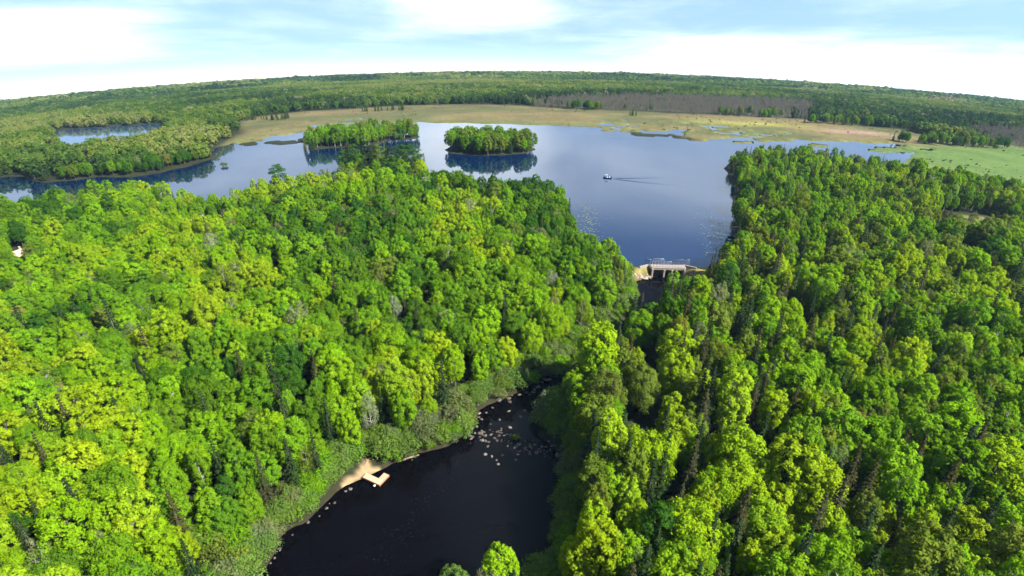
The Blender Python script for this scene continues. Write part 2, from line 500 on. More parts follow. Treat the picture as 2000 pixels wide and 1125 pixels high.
def leaf_quads(P, Nn, size, r, aspect=0.7, fold=0.25):
    """one folded rhombic leaf spray at every point, facing its normal"""
    n = len(P)
    Nn = Nn / (np.linalg.norm(Nn, axis=1, keepdims=True) + 1e-9)
    a = r.normal(size=(n, 3))
    u = np.cross(Nn, a)
    u /= np.linalg.norm(u, axis=1, keepdims=True) + 1e-9
    w = np.cross(Nn, u)
    s = (size * r.uniform(0.65, 1.35, n))[:, None]
    V = np.empty((n, 4, 3))
    V[:, 0] = P + u * s * 0.5
    V[:, 1] = P + w * s * 0.5 * aspect - Nn * s * fold
    V[:, 2] = P - u * s * 0.5
    V[:, 3] = P - w * s * 0.5 * aspect - Nn * s * fold
    return V.reshape(-1, 3), np.arange(n * 4).reshape(n, 4)


def crown_mesh(name, V, F, lv, mat):
    me = make_mesh(name, V, F, [mat])
    at = me.attributes.new('leaf', 'FLOAT', 'FACE')
    at.data.foreach_set('value', np.asarray(lv, np.float32))
    return me


def broadleaf(seed, Ht, Rad, base=0.32, nblob=46, per=95, leaf=0.42, top=0.62, flat=1.0, plume=1.0, blob=(0.24, 0.36), trunk_w=1.0, limbs=14):
    """trunk with limbs that end in clumps of leaves; crown of uneven clumps"""
    r = np.random.default_rng(seed)
    lob = r.uniform(0.62, 1.22, 7)
    ph = r.uniform(0, 6.28)
    C, B = [], []
    for i in range(nblob):
        t = (i + r.uniform(0, 1)) / nblob
        az = i * 2.39996 + r.uniform(-0.5, 0.5)
        prof = math.sqrt(max(0.03, 1 - ((t - 0.42 + 0.5 * (top - 0.6)) / 0.64) ** 2))
        k = (az + ph) / (2 * math.pi) * 7
        l0 = lob[int(k) % 7] * (1 - k % 1) + lob[(int(k) + 1) % 7] * (k % 1)
        rad = Rad * prof * l0 * (0.82 if r.random() < 0.75 else r.uniform(0.3, 0.65))
        z = Ht * (base + (0.97 - base) * t) + r.normal(0, 0.03) * Ht
        C.append((rad * math.cos(az), rad * math.sin(az), z))
        B.append(Rad * r.uniform(*blob) * (0.75 + 0.4 * prof))
    C, B = np.array(C), np.array(B)
    cen = np.array((0, 0, Ht * (base + 0.3 * (1 - base))))
    Ps, Ns, Ls = [], [], []
    for c, br in zip(C, B):
        n = int(per * (br / (Rad * 0.5 * (blob[0] + blob[1]))) ** 1.6)
        d = r.normal(size=(n * 2, 3))
        d /= np.linalg.norm(d, axis=1, keepdims=True)
        out = c - cen
        out /= np.linalg.norm(out) + 1e-9
        keep = (d @ out + 0.55 * d[:, 2]) > r.uniform(-0.9, 0.35, n * 2)
        d = d[keep][:n]
        rad = br * r.uniform(0.62, 1.12, len(d))[:, None]
        p = c + d * rad * np.array((1, 1, plume * flat))
        Ps.append(p)
        Ns.append(d + 0.35 * out + np.array((0, 0, 0.25)) + r.normal(0, 0.45, d.shape))
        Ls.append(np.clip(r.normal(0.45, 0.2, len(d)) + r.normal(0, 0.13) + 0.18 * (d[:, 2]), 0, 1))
    P, Nn, L = np.concatenate(Ps), np.concatenate(Ns), np.concatenate(Ls)
    V, F = leaf_quads(P, Nn, leaf, r)
    TV, TF = [], []
    lean = r.normal(0, 0.02, 2) * Ht
    tw = 0.014 * Ht * trunk_w
    spine = [(0, 0, -0.8), (0, 0, 0.0), (lean[0] * 0.4, lean[1] * 0.4, Ht * 0.3), (lean[0], lean[1], Ht * 0.55), (lean[0] * 0.6, lean[1] * 0.6, Ht * 0.86)]
    tube(TV, TF, spine, [tw * 1.5, tw * 1.25, tw * 0.9, tw * 0.6, tw * 0.15], 7)
    order = r.permutation(nblob)[:limbs]
    for j in order:
        c = C[j]
        z0 = min(Ht * 0.8, max(Ht * base * 0.8, c[2] - 0.6 * math.hypot(c[0], c[1]) - 0.4))
        s = np.array((lean[0] * 0.7, lean[1] * 0.7, z0))
        m = (s + c) / 2 + np.array((0, 0, -0.25)) + r.normal(0, 0.15, 3)
        tube(TV, TF, [s, m, c], [tw * 0.5, tw * 0.32, tw * 0.1], 5)
    return (V, F, L), (np.array(TV), np.array(TF))


def conifer(seed, Ht, Rad, levels=22, arms=8, leaf=0.42, droop=0.28, base=0.06, ragged=0.25):
    """spire with whorls of drooping boughs carrying flat sprays"""
    r = np.random.default_rng(seed)
    P, Nn, L = [], [], []
    TV, TF = [], []
    tw = 0.011 * Ht
    tube(TV, TF, [(0, 0, -0.8), (0, 0, 0), (0.02 * Ht * r.normal(), 0, Ht * 0.5), (0, 0, Ht * 0.99)], [tw * 1.6, tw * 1.4, tw * 0.8, 0.02], 6)
    for i in range(levels):
        t = (i + 0.5) / levels
        z = Ht * (base + (1 - base) * t)
        ln = Rad * (1 - t) ** 0.85 * (1.0 if t > 0.12 else 0.8) + 0.12
        na = max(4, int(arms * (1 - 0.45 * t)))
        o = r.uniform(0, 6.28)
        for k in range(na):
            az = o + 2 * math.pi * k / na + r.normal(0, 0.2)
            l2 = ln * r.uniform(1 - ragged, 1 + ragged * 0.7)
            dx, dy = math.cos(az), math.sin(az)
            nseg = max(2, int(l2 / 0.30))
            for s_ in range(nseg):
                q = (s_ + 0.6) / nseg
                for side in (-1, 0, 1):
                    if side and q < 0.25:
                        continue
                    off = side * 0.22 * l2 * (1 - 0.75 * q) * r.uniform(0.5, 1.2)
                    P.append((dx * l2 * q - dy * off, dy * l2 * q + dx * off, z - droop * l2 * q ** 1.3 + 0.10 * l2 * max(0, q - 0.7) - abs(off) * 0.2 + r.normal(0, 0.05)))
                    Nn.append((dx * 0.55 + r.normal(0, 0.35), dy * 0.55 + r.normal(0, 0.35), 0.85))
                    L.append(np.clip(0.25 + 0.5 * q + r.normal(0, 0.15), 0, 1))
            if k % 2 == 0 and i < levels * 0.8:
                tube(TV, TF, [(0, 0, z), (dx * l2 * 0.8, dy * l2 * 0.8, z - droop * l2 * 0.75)], [tw * 0.25, 0.015], 3)
    V, F = leaf_quads(np.array(P), np.array(Nn), leaf, r, 0.62, 0.2)
    return (V, F, np.array(L)), (np.array(TV), np.array(TF))


def shrub(seed, Ht, Rad, n=2600, leaf=0.26):
    """many-stemmed dome of small leaves"""
    r = np.random.default_rng(seed)
    nb = 30
    Ps, Ns, Ls = [], [], []
    TV, TF = [], []
    for i in range(nb):
        az = i * 2.4 + r.uniform(-0.4, 0.4)
        q = math.sqrt((i + 0.5) / nb)
        c = np.array((Rad * 0.8 * q * math.cos(az), Rad * 0.8 * q * math.sin(az), Ht * (0.80 - 0.48 * q * q) + r.normal(0, 0.06) * Ht))
        br = Rad * r.uniform(0.2, 0.34)
        m = n // nb
        d = r.normal(size=(m, 3))
        d /= np.linalg.norm(d, axis=1, keepdims=True)
        d[:, 2] = np.where(d[:, 2] < -0.5, -d[:, 2], d[:, 2])
        Ps.append(c + d * br * r.uniform(0.5, 1.2, m)[:, None] * np.array((1, 1, 1.15)))
        Ns.append(d + np.array((0, 0, 0.3)) + r.normal(0, 0.5, d.shape))
        Ls.append(np.clip(r.normal(0.45, 0.22, m) + r.normal(0, 0.12), 0, 1))
        if i % 2 == 0:
            tube(TV, TF, [(c[0] * 0.15, c[1] * 0.15, -0.4), (c[0] * 0.5, c[1] * 0.5, c[2] * 0.5), c], [0.06, 0.04, 0.012], 4)
    V, F = leaf_quads(np.concatenate(Ps), np.concatenate(Ns), leaf, r)
    return (V, F, np.concatenate(Ls)), (np.array(TV), np.array(TF))


def bare(seed, Ht, Rad, n=70):
    """leafless tree: trunk, boughs and twigs"""
    r = np.random.default_rng(seed)
    TV, TF = [], []
    TW, TG = [], []
    tw = 0.013 * Ht
    tube(TV, TF, [(0, 0, -0.8), (0, 0, 0), (0.1, 0.1, Ht * 0.5), (0, 0.1, Ht)], [tw * 1.5, tw * 1.2, tw * 0.8, 0.03], 6)
    for i in range(n):
        t = r.uniform(0.25, 0.98)
        az = r.uniform(0, 6.28)
        ln = Rad * (1.1 - t) * r.uniform(0.7, 1.3) + 0.4
        d = np.array((math.cos(az), math.sin(az), r.uniform(0.1, 0.8)))
        s = np.array((0.05, 0.08, Ht * t))
        e = s + d * ln
        tube(TW, TG, [s, (s + e) / 2 + r.normal(0, 0.12, 3), e], [tw * 0.34, tw * 0.22, 0.02], 4)
        for j in range(5):
            q = r.uniform(0.35, 1)
            b0 = s + (e - s) * q
            tube(TW, TG, [b0, b0 + r.normal(0, 1, 3) * ln * 0.28 + np.array((0, 0, 0.2))], [0.035, 0.015], 3)
    return (np.array(TW), np.array(TG), None), (np.array(TV), np.array(TF))


PROTO = {}          # kind -> list of (crown mesh, trunk mesh, height, radius)


def add_proto(kind, shape, Ht, Rad, bark='bark', crown='leaf'):
    (V, F, L), (TV, TF) = shape
    if L is None:
        cm = make_mesh(kind + '_boughs', V, F, [M[bark]])
    else:
        cm = crown_mesh(kind + '_crown', V, F, L, M[crown])
    tm = make_mesh(kind + '_trunk', TV, TF, [M[bark]], True)
    PROTO.setdefault(kind, []).append((cm, tm, Ht, Rad, (V, F, L), (TV, TF), bark))


for i in range(8):
    add_proto('maple', broadleaf(100 + i, 13.5, 4.2, 0.28, 120, 58, 0.38, blob=(0.115, 0.215)), 13.5, 4.2)
for i in range(3):
    add_proto('oak', broadleaf(140 + i, 13.0, 4.6, 0.30, 90, 85, 0.34, 0.58, blob=(0.15, 0.25)), 13.0, 4.6)
for i in range(4):
    add_proto('aspen', broadleaf(170 + i, 14.5, 2.9, 0.30, 80, 52, 0.34, 0.7, plume=1.35, blob=(0.15, 0.26)), 14.5, 2.9, 'birch_bark')
for i in range(3):
    add_proto('birch', broadleaf(190 + i, 13.5, 3.2, 0.34, 50, 42, 0.30, 0.66, plume=1.2, blob=(0.2, 0.34), limbs=24), 13.5, 3.2, 'birch_bark')
for i in range(4):
    add_proto('spruce', conifer(210 + i, 14.0, 2.1), 14.0, 2.1)
for i in range(3):
    add_proto('pine', broadleaf(230 + i, 15.0, 3.4, 0.30, 30, 120, 0.36, 0.75, flat=0.5, blob=(0.28, 0.42), limbs=20), 15.0, 3.4)
for i in range(4):
    add_proto('willow', shrub(250 + i, 4.2, 2.9), 4.2, 2.9)
for i in range(3):
    add_proto('bare', bare(270 + i, 11.0, 2.6), 11.0, 2.6, 'dead_wood')

# ------------------------------------------------------------------ where trees stand
CP, SP = math.cos(PITCH), math.sin(PITCH)
FPX = 1150.0


def project(x, y, z):
    """share of the picture's width and height, and depth (used for labels and to keep what the photo shows)"""
    dz = z - EYE
    fw = y * CP - dz * SP
    up = y * SP + dz * CP
    fw = np.where(fw > 1, fw, 1)
    return 0.5 + FPX * x / fw / 2000.0, 0.5 - FPX * up / fw / 1125.0, fw


def hexgrid(x0, x1, y0, y1, s, jit=0.34):
    ys = np.arange(y0, y1, s * 0.866)
    xs = np.arange(x0, x1, s)
    X, Y = np.meshgrid(xs, ys)
    X = X + (np.arange(len(ys)) % 2)[:, None] * s * 0.5
    X = X + rng.uniform(-jit, jit, X.shape) * s
    Y = Y + rng.uniform(-jit, jit, Y.shape) * s
    return X.ravel(), Y.ravel()


def open_ground(x, y):
    """how far from any place without trees (m)"""
    f = water_fields(x, y)
    s = np.minimum(np.minimum(f[0], f[1]), f[2])
    s = np.minimum(s, sdf(x, y, LAKE))
    for p in (MARSH, BRUSH, BRUSH2, CLEARING, EMBANK, BEACH):
        s = np.minimum(s, sdf(x, y, p))
    return s, f


TINT = {  # real leaf colours, light to dark
    'lime': (0.150, 0.275, 0.007), 'yellow green': (0.200, 0.295, 0.009), 'bright green': (0.108, 0.222, 0.008),
    'mid green': (0.074, 0.158, 0.008), 'deep green': (0.034, 0.095, 0.009), 'olive': (0.108, 0.155, 0.018),
    'grey green': (0.125, 0.155, 0.060), 'dark': (0.020, 0.040, 0.013), 'brownish': (0.045, 0.046, 0.018),
    'russet': (0.180, 0.165, 0.035), 'silvery': (0.190, 0.215, 0.120), 'willow green': (0.105, 0.175, 0.028),
}


def choose(x, y):
    """species and leaf colour of a tree at x, y"""
    u = random.random()
    n = float(fbm(np.array([x]), np.array([y]), 26, 51, 2)[0])
    n2 = float(fbm(np.array([x]), np.array([y]), 60, 61, 2)[0])
    d = math.hypot(x, y)
    left = x < 30 * y / 140 - 4
    if left:
        bot = d < 110
        w = dict(maple=0.58, oak=0.17, aspen=0.07, birch=0.06, spruce=0.13 if bot else 0.03, pine=0.02, bare=0.005)
        if n2 > 0.55:
            w['oak'] += 0.3
    else:
        w = dict(maple=0.40, oak=0.10, aspen=0.20, birch=0.05, spruce=0.21, pine=0.02, bare=0.005)
        if x < 0.45 * y + 10:
            w['spruce'] += 0.14
            w['aspen'] += 0.1
        if d < 115 and x > 50:
            w['maple'] += 0.5
    tot = sum(w.values())
    u *= tot
    for k, v in w.items():
        u -= v
        if u <= 0:
            break
    if k == 'spruce':
        t = 'dark' if random.random() < 0.65 else 'brownish'
    elif k == 'pine':
        t = 'deep green' if random.random() < 0.6 else 'olive'
    elif k == 'bare':
        t = 'bare'
    elif k == 'birch':
        t = random.choice(['grey green', 'olive', 'mid green', 'willow green', 'grey green', 'olive', 'silvery'])
    else:
        bright = (n - 0.5) * 1.6 + random.gauss(0, 0.20) + (0.36 if left else 0.44) - (0.0016 * max(0, d - 70) if left else 0.0011 * max(0, d - 90))
        if k == 'oak':
            bright -= 0.3
        if not left and random.random() < 0.22:
            t = 'olive'
        elif random.random() < 0.003:
            t = 'russet'
        else:
            t = 'yellow green' if bright > 0.5 else 'lime' if bright > 0.22 else 'bright green' if bright > -0.05 else 'mid green' if bright > -0.35 else 'deep green'
    return k, t


def hfac(d):
    """trees towards the bogs grow shorter"""
    return float(np.interp(d, [0, 150, 220, 300, 420, 600, 2000], [1.0, 0.98, 0.86, 0.66, 0.55, 0.48, 0.46]))


trees = []          # dict per tree
FRONT_TREES = [(-1.7, 48.0, 'aspen', 'lime', 0.76), (-7.4, 46.3, 'maple', 'willow green', 0.66), (-3.7, 46.6, 'birch', 'grey green', 0.6)]


def put_tree(x, y, kind, tint, s=1.0, zone=None, keep=False, sink=0.0, wide=1.0):
    ps = PROTO[kind]
    trees.append(dict(x=float(x), y=float(y), kind=kind, tint=tint, s=float(s), p=random.randrange(len(ps)), rot=random.uniform(0, 6.28), zone=zone, keep=keep, wide=wide * random.uniform(0.74, 1.04)))


X, Y = hexgrid(-330, 330, 12, 330, 3.2)
az = np.degrees(np.arctan2(X, Y))
D = np.hypot(X, Y)
so, ff = open_ground(X, Y)
hole = fbm(X, Y, 9, 131, 2)
ok = (hole < np.where(X > 0.22 * Y, 0.68, 0.74)) & (np.abs(az) < np.where(D < 170, 60, 51)) & (D < 335) & (so > 1.0) & (D > 14)
for cx, cyy, cr in ((-144.6, 155.6, 5.5), (-102.6, 180.6, 4.0)):
    ok &= np.hypot(X - cx, Y - cyy) > cr
for x, y, s0, fr, fl in zip(X[ok], Y[ok], so[ok], ff[2][ok], ff[0][ok]):
    d = math.hypot(x, y)
    strip = -122 < x < -50 and 305 < y < 360
    isle = -40 < x < 16 and 285 < y < 330
    if strip or isle:
        continue
    kind, tint = choose(x, y)
    sc = random.gauss(0.60 if x < 30 * y / 140 - 4 else 0.64 if d > 115 else 0.74, 0.11) * hfac(d)
    if s0 < 4 and kind in ('maple', 'oak', 'aspen') and fr < 4:
        # willow fringe on the river banks
        kind, tint, sc = 'willow', random.choice(['willow green', 'willow green', 'grey green', 'bright green']), random.uniform(0.7, 1.15)
    if kind == 'spruce':
        sc *= 1.3 if d < 200 else 1.12
    elif kind == 'maple' and random.random() < 0.12:
        sc *= 1.22
    if -195 < x < -128 and 186 < y < 240:
        sc *= 1.22
    elif -128 <= x < -78 and 175 < y < 240:
        sc *= 0.82
    headland = -76 < x < -38 and y > 222
    if headland and random.random() < 0.75:
        kind, tint = ('pine', random.choice(['deep green', 'olive', 'dark'])) if random.random() < 0.6 else ('spruce', 'brownish')
    if x < -150 and y > 255 and tint in ('lime', 'yellow green', 'bright green'):
        tint = random.choice(['mid green', 'bright green', 'olive', 'mid green'])
    put_tree(x, y, kind, tint, max(0.34, min(1.1, sc)))

# undergrowth along the river banks
X, Y = hexgrid(-48, 60, 38, 145, 1.9)
sr = water_fields(X, Y)[2]
sb = np.minimum(sdf(X, Y, BEACH), sdf(X, Y, EMBANK))
for x, y, s in zip(X, Y, sr):
    pass
okb = (sr > 0.15) & (sr < 6.0) & (sb > 0.6)
for x, y in zip(X[okb], Y[okb]):
    if random.random() < 0.7 and not (x > 12 and y < 95):
        put_tree(x, y, 'willow', random.choice(['willow green', 'willow green', 'grey green', 'bright green']), random.uniform(0.4, 0.85), zone='bank', wide=1.3)
# big willows by the dam and at the riffle
for x, y, s, t in ((48.2, 138.2, 0.95, 'grey green'), (50.8, 138.4, 1.25, 'grey green'), (46.5, 135.4, 1.2, 'grey green'), (30.6, 144.0, 1.5, 'grey green'), (30.2, 140.5, 1.1, 'olive'), (53.5, 136.5, 1.1, 'willow green'), (6.8, 84.0, 1.05, 'grey green'), (10.0, 81.0, 1.0, 'willow green'), (9.0, 86.5, 0.9, 'willow green'), (-41.5, 55.5, 0.95, 'bright green'), (-43.5, 54.0, 0.9, 'willow green'), (-40.0, 53.5, 0.8, 'olive'), (-28.4, 70.2, 0.85, 'willow green'), (-29.6, 67.6, 0.8, 'willow green'), (-31.2, 65.4, 0.85, 'bright green'), (-26.9, 72.6, 0.9, 'willow green'), (-30.8, 69.2, 1.0, 'bright green'), (-33.2, 62.4, 0.8, 'grey green'), (-34.6, 60.0, 0.85, 'willow green'), (-35.9, 57.0, 0.8, 'grey green'), (-36.4, 54.0, 0.85, 'willow green'), (-36.6, 51.2, 0.9, 'olive'), (-21.0, 74.0, 1.0, 'willow green'), (-17.5, 75.2, 0.9, 'willow green')):
    put_tree(x, y, 'willow', t, s, zone='bank', keep=True, wide=1.35)
# islands
for poly, kinds in ((STRIP, ('aspen', 'oak', 'cedar', 'maple', 'cedar')), (ISLE, ('maple', 'oak', 'cedar', 'maple', 'maple', 'oak'))):
    P = np.array(poly)
    X, Y = hexgrid(P[:, 0].min(), P[:, 0].max(), P[:, 1].min(), P[:, 1].max(), 3.2)
    s = sdf(X, Y, poly)
    for x, y in zip(X[s < -0.7], Y[s < -0.7]):
        k = random.choice(kinds)
        if k == 'cedar':
            put_tree(x, y, 'spruce', random.choice(['deep green', 'olive', 'dark']), random.uniform(0.38, 0.70), zone='isle', wide=1.5)
        else:
            put_tree(x, y, k, random.choice(['mid green', 'bright green', 'olive', 'mid green', 'bright green']), random.uniform(0.36, 0.76), zone='isle', wide=1.15)
for x, y in ((-139.5, 277.6), (-138, 277.5)):
    put_tree(x, y, 'willow', 'olive', 0.42, zone='islet', keep=True)
# stunted spruces standing by the lake's left arm
for x, y, s in ((-111.5, 306.5, 0.55), (-110, 308, 0.5), (-109, 305, 0.4)):
    pass
for pb in (BRUSH, BRUSH2):
    P = np.array(pb)
    X, Y = hexgrid(P[:, 0].min(), P[:, 0].max(), P[:, 1].min(), P[:, 1].max(), 9.0, 0.5)
    s = sdf(X, Y, pb)
    for x, y in zip(X[s < 0], Y[s < 0]):
        if random.random() < 0.75 * float(fbm(np.array([x]), np.array([y]), 40, 95, 2)[0]):
            put_tree(x, y, random.choice(['spruce', 'birch', 'maple']), random.choice(['deep green', 'brownish', 'olive', 'dark']), random.uniform(0.22, 0.4), zone='marsh', wide=1.3)
# clearing shrubs
P = np.array(CLEARING)
X, Y = hexgrid(P[:, 0].min(), P[:, 0].max(), P[:, 1].min(), P[:, 1].max(), 5.0)
s = sdf(X, Y, CLEARING)
for x, y in zip(X[s < 0], Y[s < 0]):
    if random.random() < 0.6:
        put_tree(x, y, 'willow', random.choice(['olive', 'grey green', 'brownish']), random.uniform(0.3, 0.7), zone='clearing')

# dark pines on the headland
for x, y in ((-73.1, 260.4), (-70.8, 269.6), (-65.5, 262.0), (-62.9, 271.4), (-57.7, 263.6), (-53.9, 268.1), (-48.7, 258.3), (-45.7, 260.4), (-40.7, 250.2), (-36.3, 238.8), (-73.6, 251.6), (-68.1, 251.1), (-60.4, 250.4), (-52.8, 249.9), (-45.1, 243.2)):
    put_tree(x, y, random.choice(['pine', 'pine', 'spruce']), random.choice(['deep green', 'dark', 'olive', 'brownish']), random.uniform(0.68, 0.92), zone='headland', keep=True, wide=1.15)
# lone spruces standing off the strip island, and a pine on the near shore
for x, y, k_, t_, sc_ in ((-109.5, 309.5, 'spruce', 'brownish', 0.62), (-107.5, 311.5, 'spruce', 'dark', 0.52), (-110.8, 312.0, 'spruce', 'olive', 0.5), (-90.5, 221.0, 'pine', 'deep green', 0.85)):
    put_tree(x, y, k_, t_, sc_, zone='headland', keep=True, wide=1.3)

# young feathery trees at the pool's lower end
for x, y, k_, t_, sc_ in FRONT_TREES:
    put_tree(x, y, k_, t_, sc_, zone='front', keep=True)

# marsh stands: (bearing-free world boxes of small trees out in the bog)
STANDS = [((-182, 452, 20, 9), 'spruce', 26), ((-118, 487, 4, 3), 'spruce', 4), ((-98, 492, 15, 5), 'spruce', 14), ((62, 497, 17, 9), 'maple', 24), ((91, 452, 4, 3), 'spruce', 4), ((185, 476, 24, 9), 'mix', 34),
          ((258, 450, 40, 10), 'mix', 60), ((262, 370, 26, 9), 'mix', 44), ((297, 372, 20, 7), 'mix', 30)]
for (cx, cyy, a_, b_), kind, n in STANDS:
    for i in range(n):
        q, w_ = math.sqrt(random.random()), random.uniform(0, 6.28)
        x, y = cx + a_ * q * math.cos(w_), cyy + b_ * q * math.sin(w_)
        k = kind if kind != 'mix' else random.choice(['spruce', 'maple', 'aspen', 'maple'])
        put_tree(x, y, k, random.choice(['dark', 'deep green', 'brownish']) if k == 'spruce' else random.choice(['mid green', 'deep green', 'bright green', 'olive']), random.uniform(0.34, 0.52), zone='marsh', wide=1.25)

# open sights from the air that the woods leave clear: over the water, the dam, the beach, the cabins (x, y, z)
SIGHTS = np.array([(11.9, 98.7, -3.6), (9.4, 96.3, -3.5), (6.7, 94.6, -3.4), (3.5, 90.4, -3.3), (0.0, 87.2, -3.2), (-1.4, 82.8, -3.1), (-3.7, 80.7, -3.0), (2.7, 78.3, -3.0), (5.0, 74.9, -2.9), (5.2, 69.6, -2.8), (3.2, 64.7, -2.7), (1.2, 60.3, -2.6), (0.2, 56.7, -2.5), (-5.1, 55.4, -2.5), (-10.5, 52.6, -2.5), (-15.4, 52.0, -2.5), (-21.3, 53.4, -2.5), (-28.0, 52.0, -2.6), (-32.5, 53.1, -2.6), (-30.6, 58.2, -2.7), (-28.0, 62.4, -2.7), (-24.2, 65.9, -2.8), (-25.6, 68.6, -2.4), (-19.5, 71.3, -2.9), (-13.1, 74.9, -2.9), (-8.1, 78.3, -3.0), (-6.2, 85.0, -3.2), (34.5, 146.5, -3.6), (34.3, 142.6, -4.9), (35.7, 142.8, -3.4), (38.2, 145.8, -2.6), (38.1, 143.7, -5.5), (42.4, 143.9, -5.5), (47.3, 144.7, -5.6), (47.9, 146.1, -2.7), (51.5, 147.0, -3.8), (54.0, 146.8, -3.8), (51.6, 142.1, -4.6), (35.0, 138.8, -5.2), (37.4, 137.3, -5.2), (38.8, 134.4, -5.1), (35.5, 130.0, -4.9), (-134.5, 249.0, -11.9), (-129.4, 250.1, -11.8), (-123.3, 265.5, -12.6), (-111.9, 273.5, -12.9), (-101.4, 278.8, -12.9), (-89.9, 277.4, -12.5), (-91.0, 299.6, -14.3), (-42.1, 295.3, -13.1), (-37.9, 286.2, -12.3), (-24.8, 279.7, -11.7), (-9.4, 264.9, -10.5), (0.0, 257.7, -10.0), (11.7, 261.8, -10.3), (22.6, 252.2, -9.6), (26.6, 221.4, -7.6), (24.9, 186.9, -5.5), (27.9, 174.4, -4.8), (31.8, 162.5, -4.3), (32.1, 155.3, -3.9), (33.3, 149.7, -3.7), (68.1, 169.0, -5.1), (71.8, 183.5, -6.0), (81.2, 213.7, -7.9), (90.5, 245.5, -10.3), (97.5, 270.6, -12.2), (107.6, 301.8, -14.9), (127.4, 348.4, -19.4), (152.0, 364.8, -21.7), (175.5, 374.6, -23.5), (194.7, 360.5, -23.1), (216.6, 354.2, -23.7), (228.4, 342.6, -23.4), (242.2, 331.3, -23.2), (256.9, 322.8, -23.4), (267.5, 314.0, -23.4), (269.3, 302.2, -22.7), (-306.1, 402.0, -33.2), (-291.9, 394.4, -31.6), (-291.0, 408.8, -32.8), (-281.7, 414.1, -32.7), (-274.3, 422.8, -33.0), (-276.5, 452.2, -35.9), (-220.8, 245.3, -15.7), (-210.0, 243.2, -15.0), (-229.5, 259.2, -17.2), (-189.0, 264.8, -15.3), (-144.8, 155.2, -3.9), (-142.2, 154.2, -3.7), (-104.5, 184.4, -3.4)])
keep_trees = []
for t in trees:
    Ht, Rad = PROTO[t['kind']][t['p']][2:4]
    rc = Rad * t['s'] * t['wide'] * 0.8
    zb = float(zt(math.hypot(t['x'], t['y']))) - (1.0 if t['zone'] == 'bank' else 0.0)
    q2 = SIGHTS[:, 0] ** 2 + SIGHTS[:, 1] ** 2
    u_ = (SIGHTS[:, 0] * t['x'] + SIGHTS[:, 1] * t['y']) / q2
    off = np.abs(SIGHTS[:, 0] * t['y'] - SIGHTS[:, 1] * t['x']) / np.sqrt(q2)
    zr = EYE + (SIGHTS[:, 2] - EYE) * u_ - zb
    hit = (u_ > 0.05) & (u_ < 0.995) & (off < rc) & (zr > -0.5)
    if hit.any() and t['zone'] not in ('front', 'headland'):
        room = zr[hit].min() - 0.2
        if room < Ht * t['s']:
            s_new = room / Ht
            if s_new < (0.25 if t['kind'] == 'willow' else 0.32 * max(0.7, hfac(math.hypot(t['x'], t['y'])))):
                continue
            t['s'] = s_new
    keep_trees.append(t)
trees = keep_trees
xx = np.array([t['x'] for t in trees])
yy = np.array([t['y'] for t in trees])
zz = height(xx, yy)
for t, q in zip(trees, zz):
    t['z'] = float(q)
hh = np.array([PROTO[t['kind']][t['p']][2] * t['s'] for t in trees])
pu, pv_, pf = project(xx, yy, zz + hh * 0.72)
size = hh / pf

NAMES = {'maple': ('maple_tree', 'maple'), 'oak': ('oak_tree', 'oak'), 'aspen': ('aspen_tree', 'aspen'), 'birch': ('birch_tree', 'birch'), 'spruce': ('spruce_tree', 'spruce'), 'pine': ('pine_tree', 'pine'), 'willow': ('willow_shrub', 'willow shrub'), 'bare': ('bare_tree', 'bare tree')}
WORD = {'maple': 'round lumpy tree', 'oak': 'broad dense tree', 'aspen': 'slim upright tree', 'birch': 'airy pale tree', 'spruce': 'pointed spruce', 'pine': 'tufted pine', 'willow': 'low bushy shrub', 'bare': 'leafless grey tree'}
LIMIT = {'maple': 300, 'oak': 260, 'aspen': 240, 'birch': 130, 'spruce': 240, 'pine': 70, 'willow': 200, 'bare': 40}


def zone_of(t):
    x, y = t['x'], t['y']
    if t['zone'] == 'isle':
        return 'on the round island' if x > -45 else 'on the long wooded strip island'
    if t['zone'] == 'islet':
        return 'on the tiny islet'
    if t['zone'] == 'marsh':
        return 'out in the marsh'
    if t['zone'] == 'clearing':
        return 'in the right forest clearing'
    if t['kind'] == 'willow':
        return 'on the river bank'
    if x < -150 and y > 225:
        return 'on the far left shore'
    if -76 < x < -38 and y > 222:
        return 'on the dark headland'
    return 'in the left forest' if x < 30 * y / 140 - 4 else 'in the right forest'


ONES = 'first second third fourth fifth sixth seventh eighth ninth tenth eleventh twelfth thirteenth fourteenth fifteenth sixteenth seventeenth eighteenth nineteenth'.split()
TENS = {2: 'twenty', 3: 'thirty', 4: 'forty', 5: 'fifty', 6: 'sixty', 7: 'seventy', 8: 'eighty', 9: 'ninety'}


def ordinal(n):
    """0 -> first, 1 -> second ..."""
    n += 1
    if n < 20:
        return ONES[n - 1]
    if n % 10 == 0:
        return TENS[n // 10][:-1] + 'ieth'
    return TENS[n // 10] + '-' + ONES[n % 10 - 1]


# places a viewer can find, by their share of the picture's width and height
MARKS = [('wooden dock', 0.37, 0.83), ('stony riffle', 0.49, 0.76), ('concrete dam', 0.65, 0.465), ('pink-roofed cabin', 0.018, 0.445), ('brown cabin', 0.195, 0.378),
         ('pine headland', 0.37, 0.29), ('forest clearing', 0.947, 0.385), ('bottom left corner', 0.0, 1.0), ('bottom right corner', 1.0, 1.0), ('left edge middle', 0.0, 0.68),
         ('right edge middle', 1.0, 0.6), ('wooded point', 0.71, 0.27), ('round island', 0.477, 0.25), ('strip island', 0.36, 0.235), ('small islet', 0.218, 0.287),
         ('river bend', 0.57, 0.62), ('bottom edge middle', 0.55, 1.0), ('lower right quarter', 0.78, 0.76), ('lower left quarter', 0.2, 0.78), ('photo centre', 0.5, 0.48), ('right forest middle', 0.82, 0.5)]
order = np.argsort(-size)
count = {}
single, mass = [], []
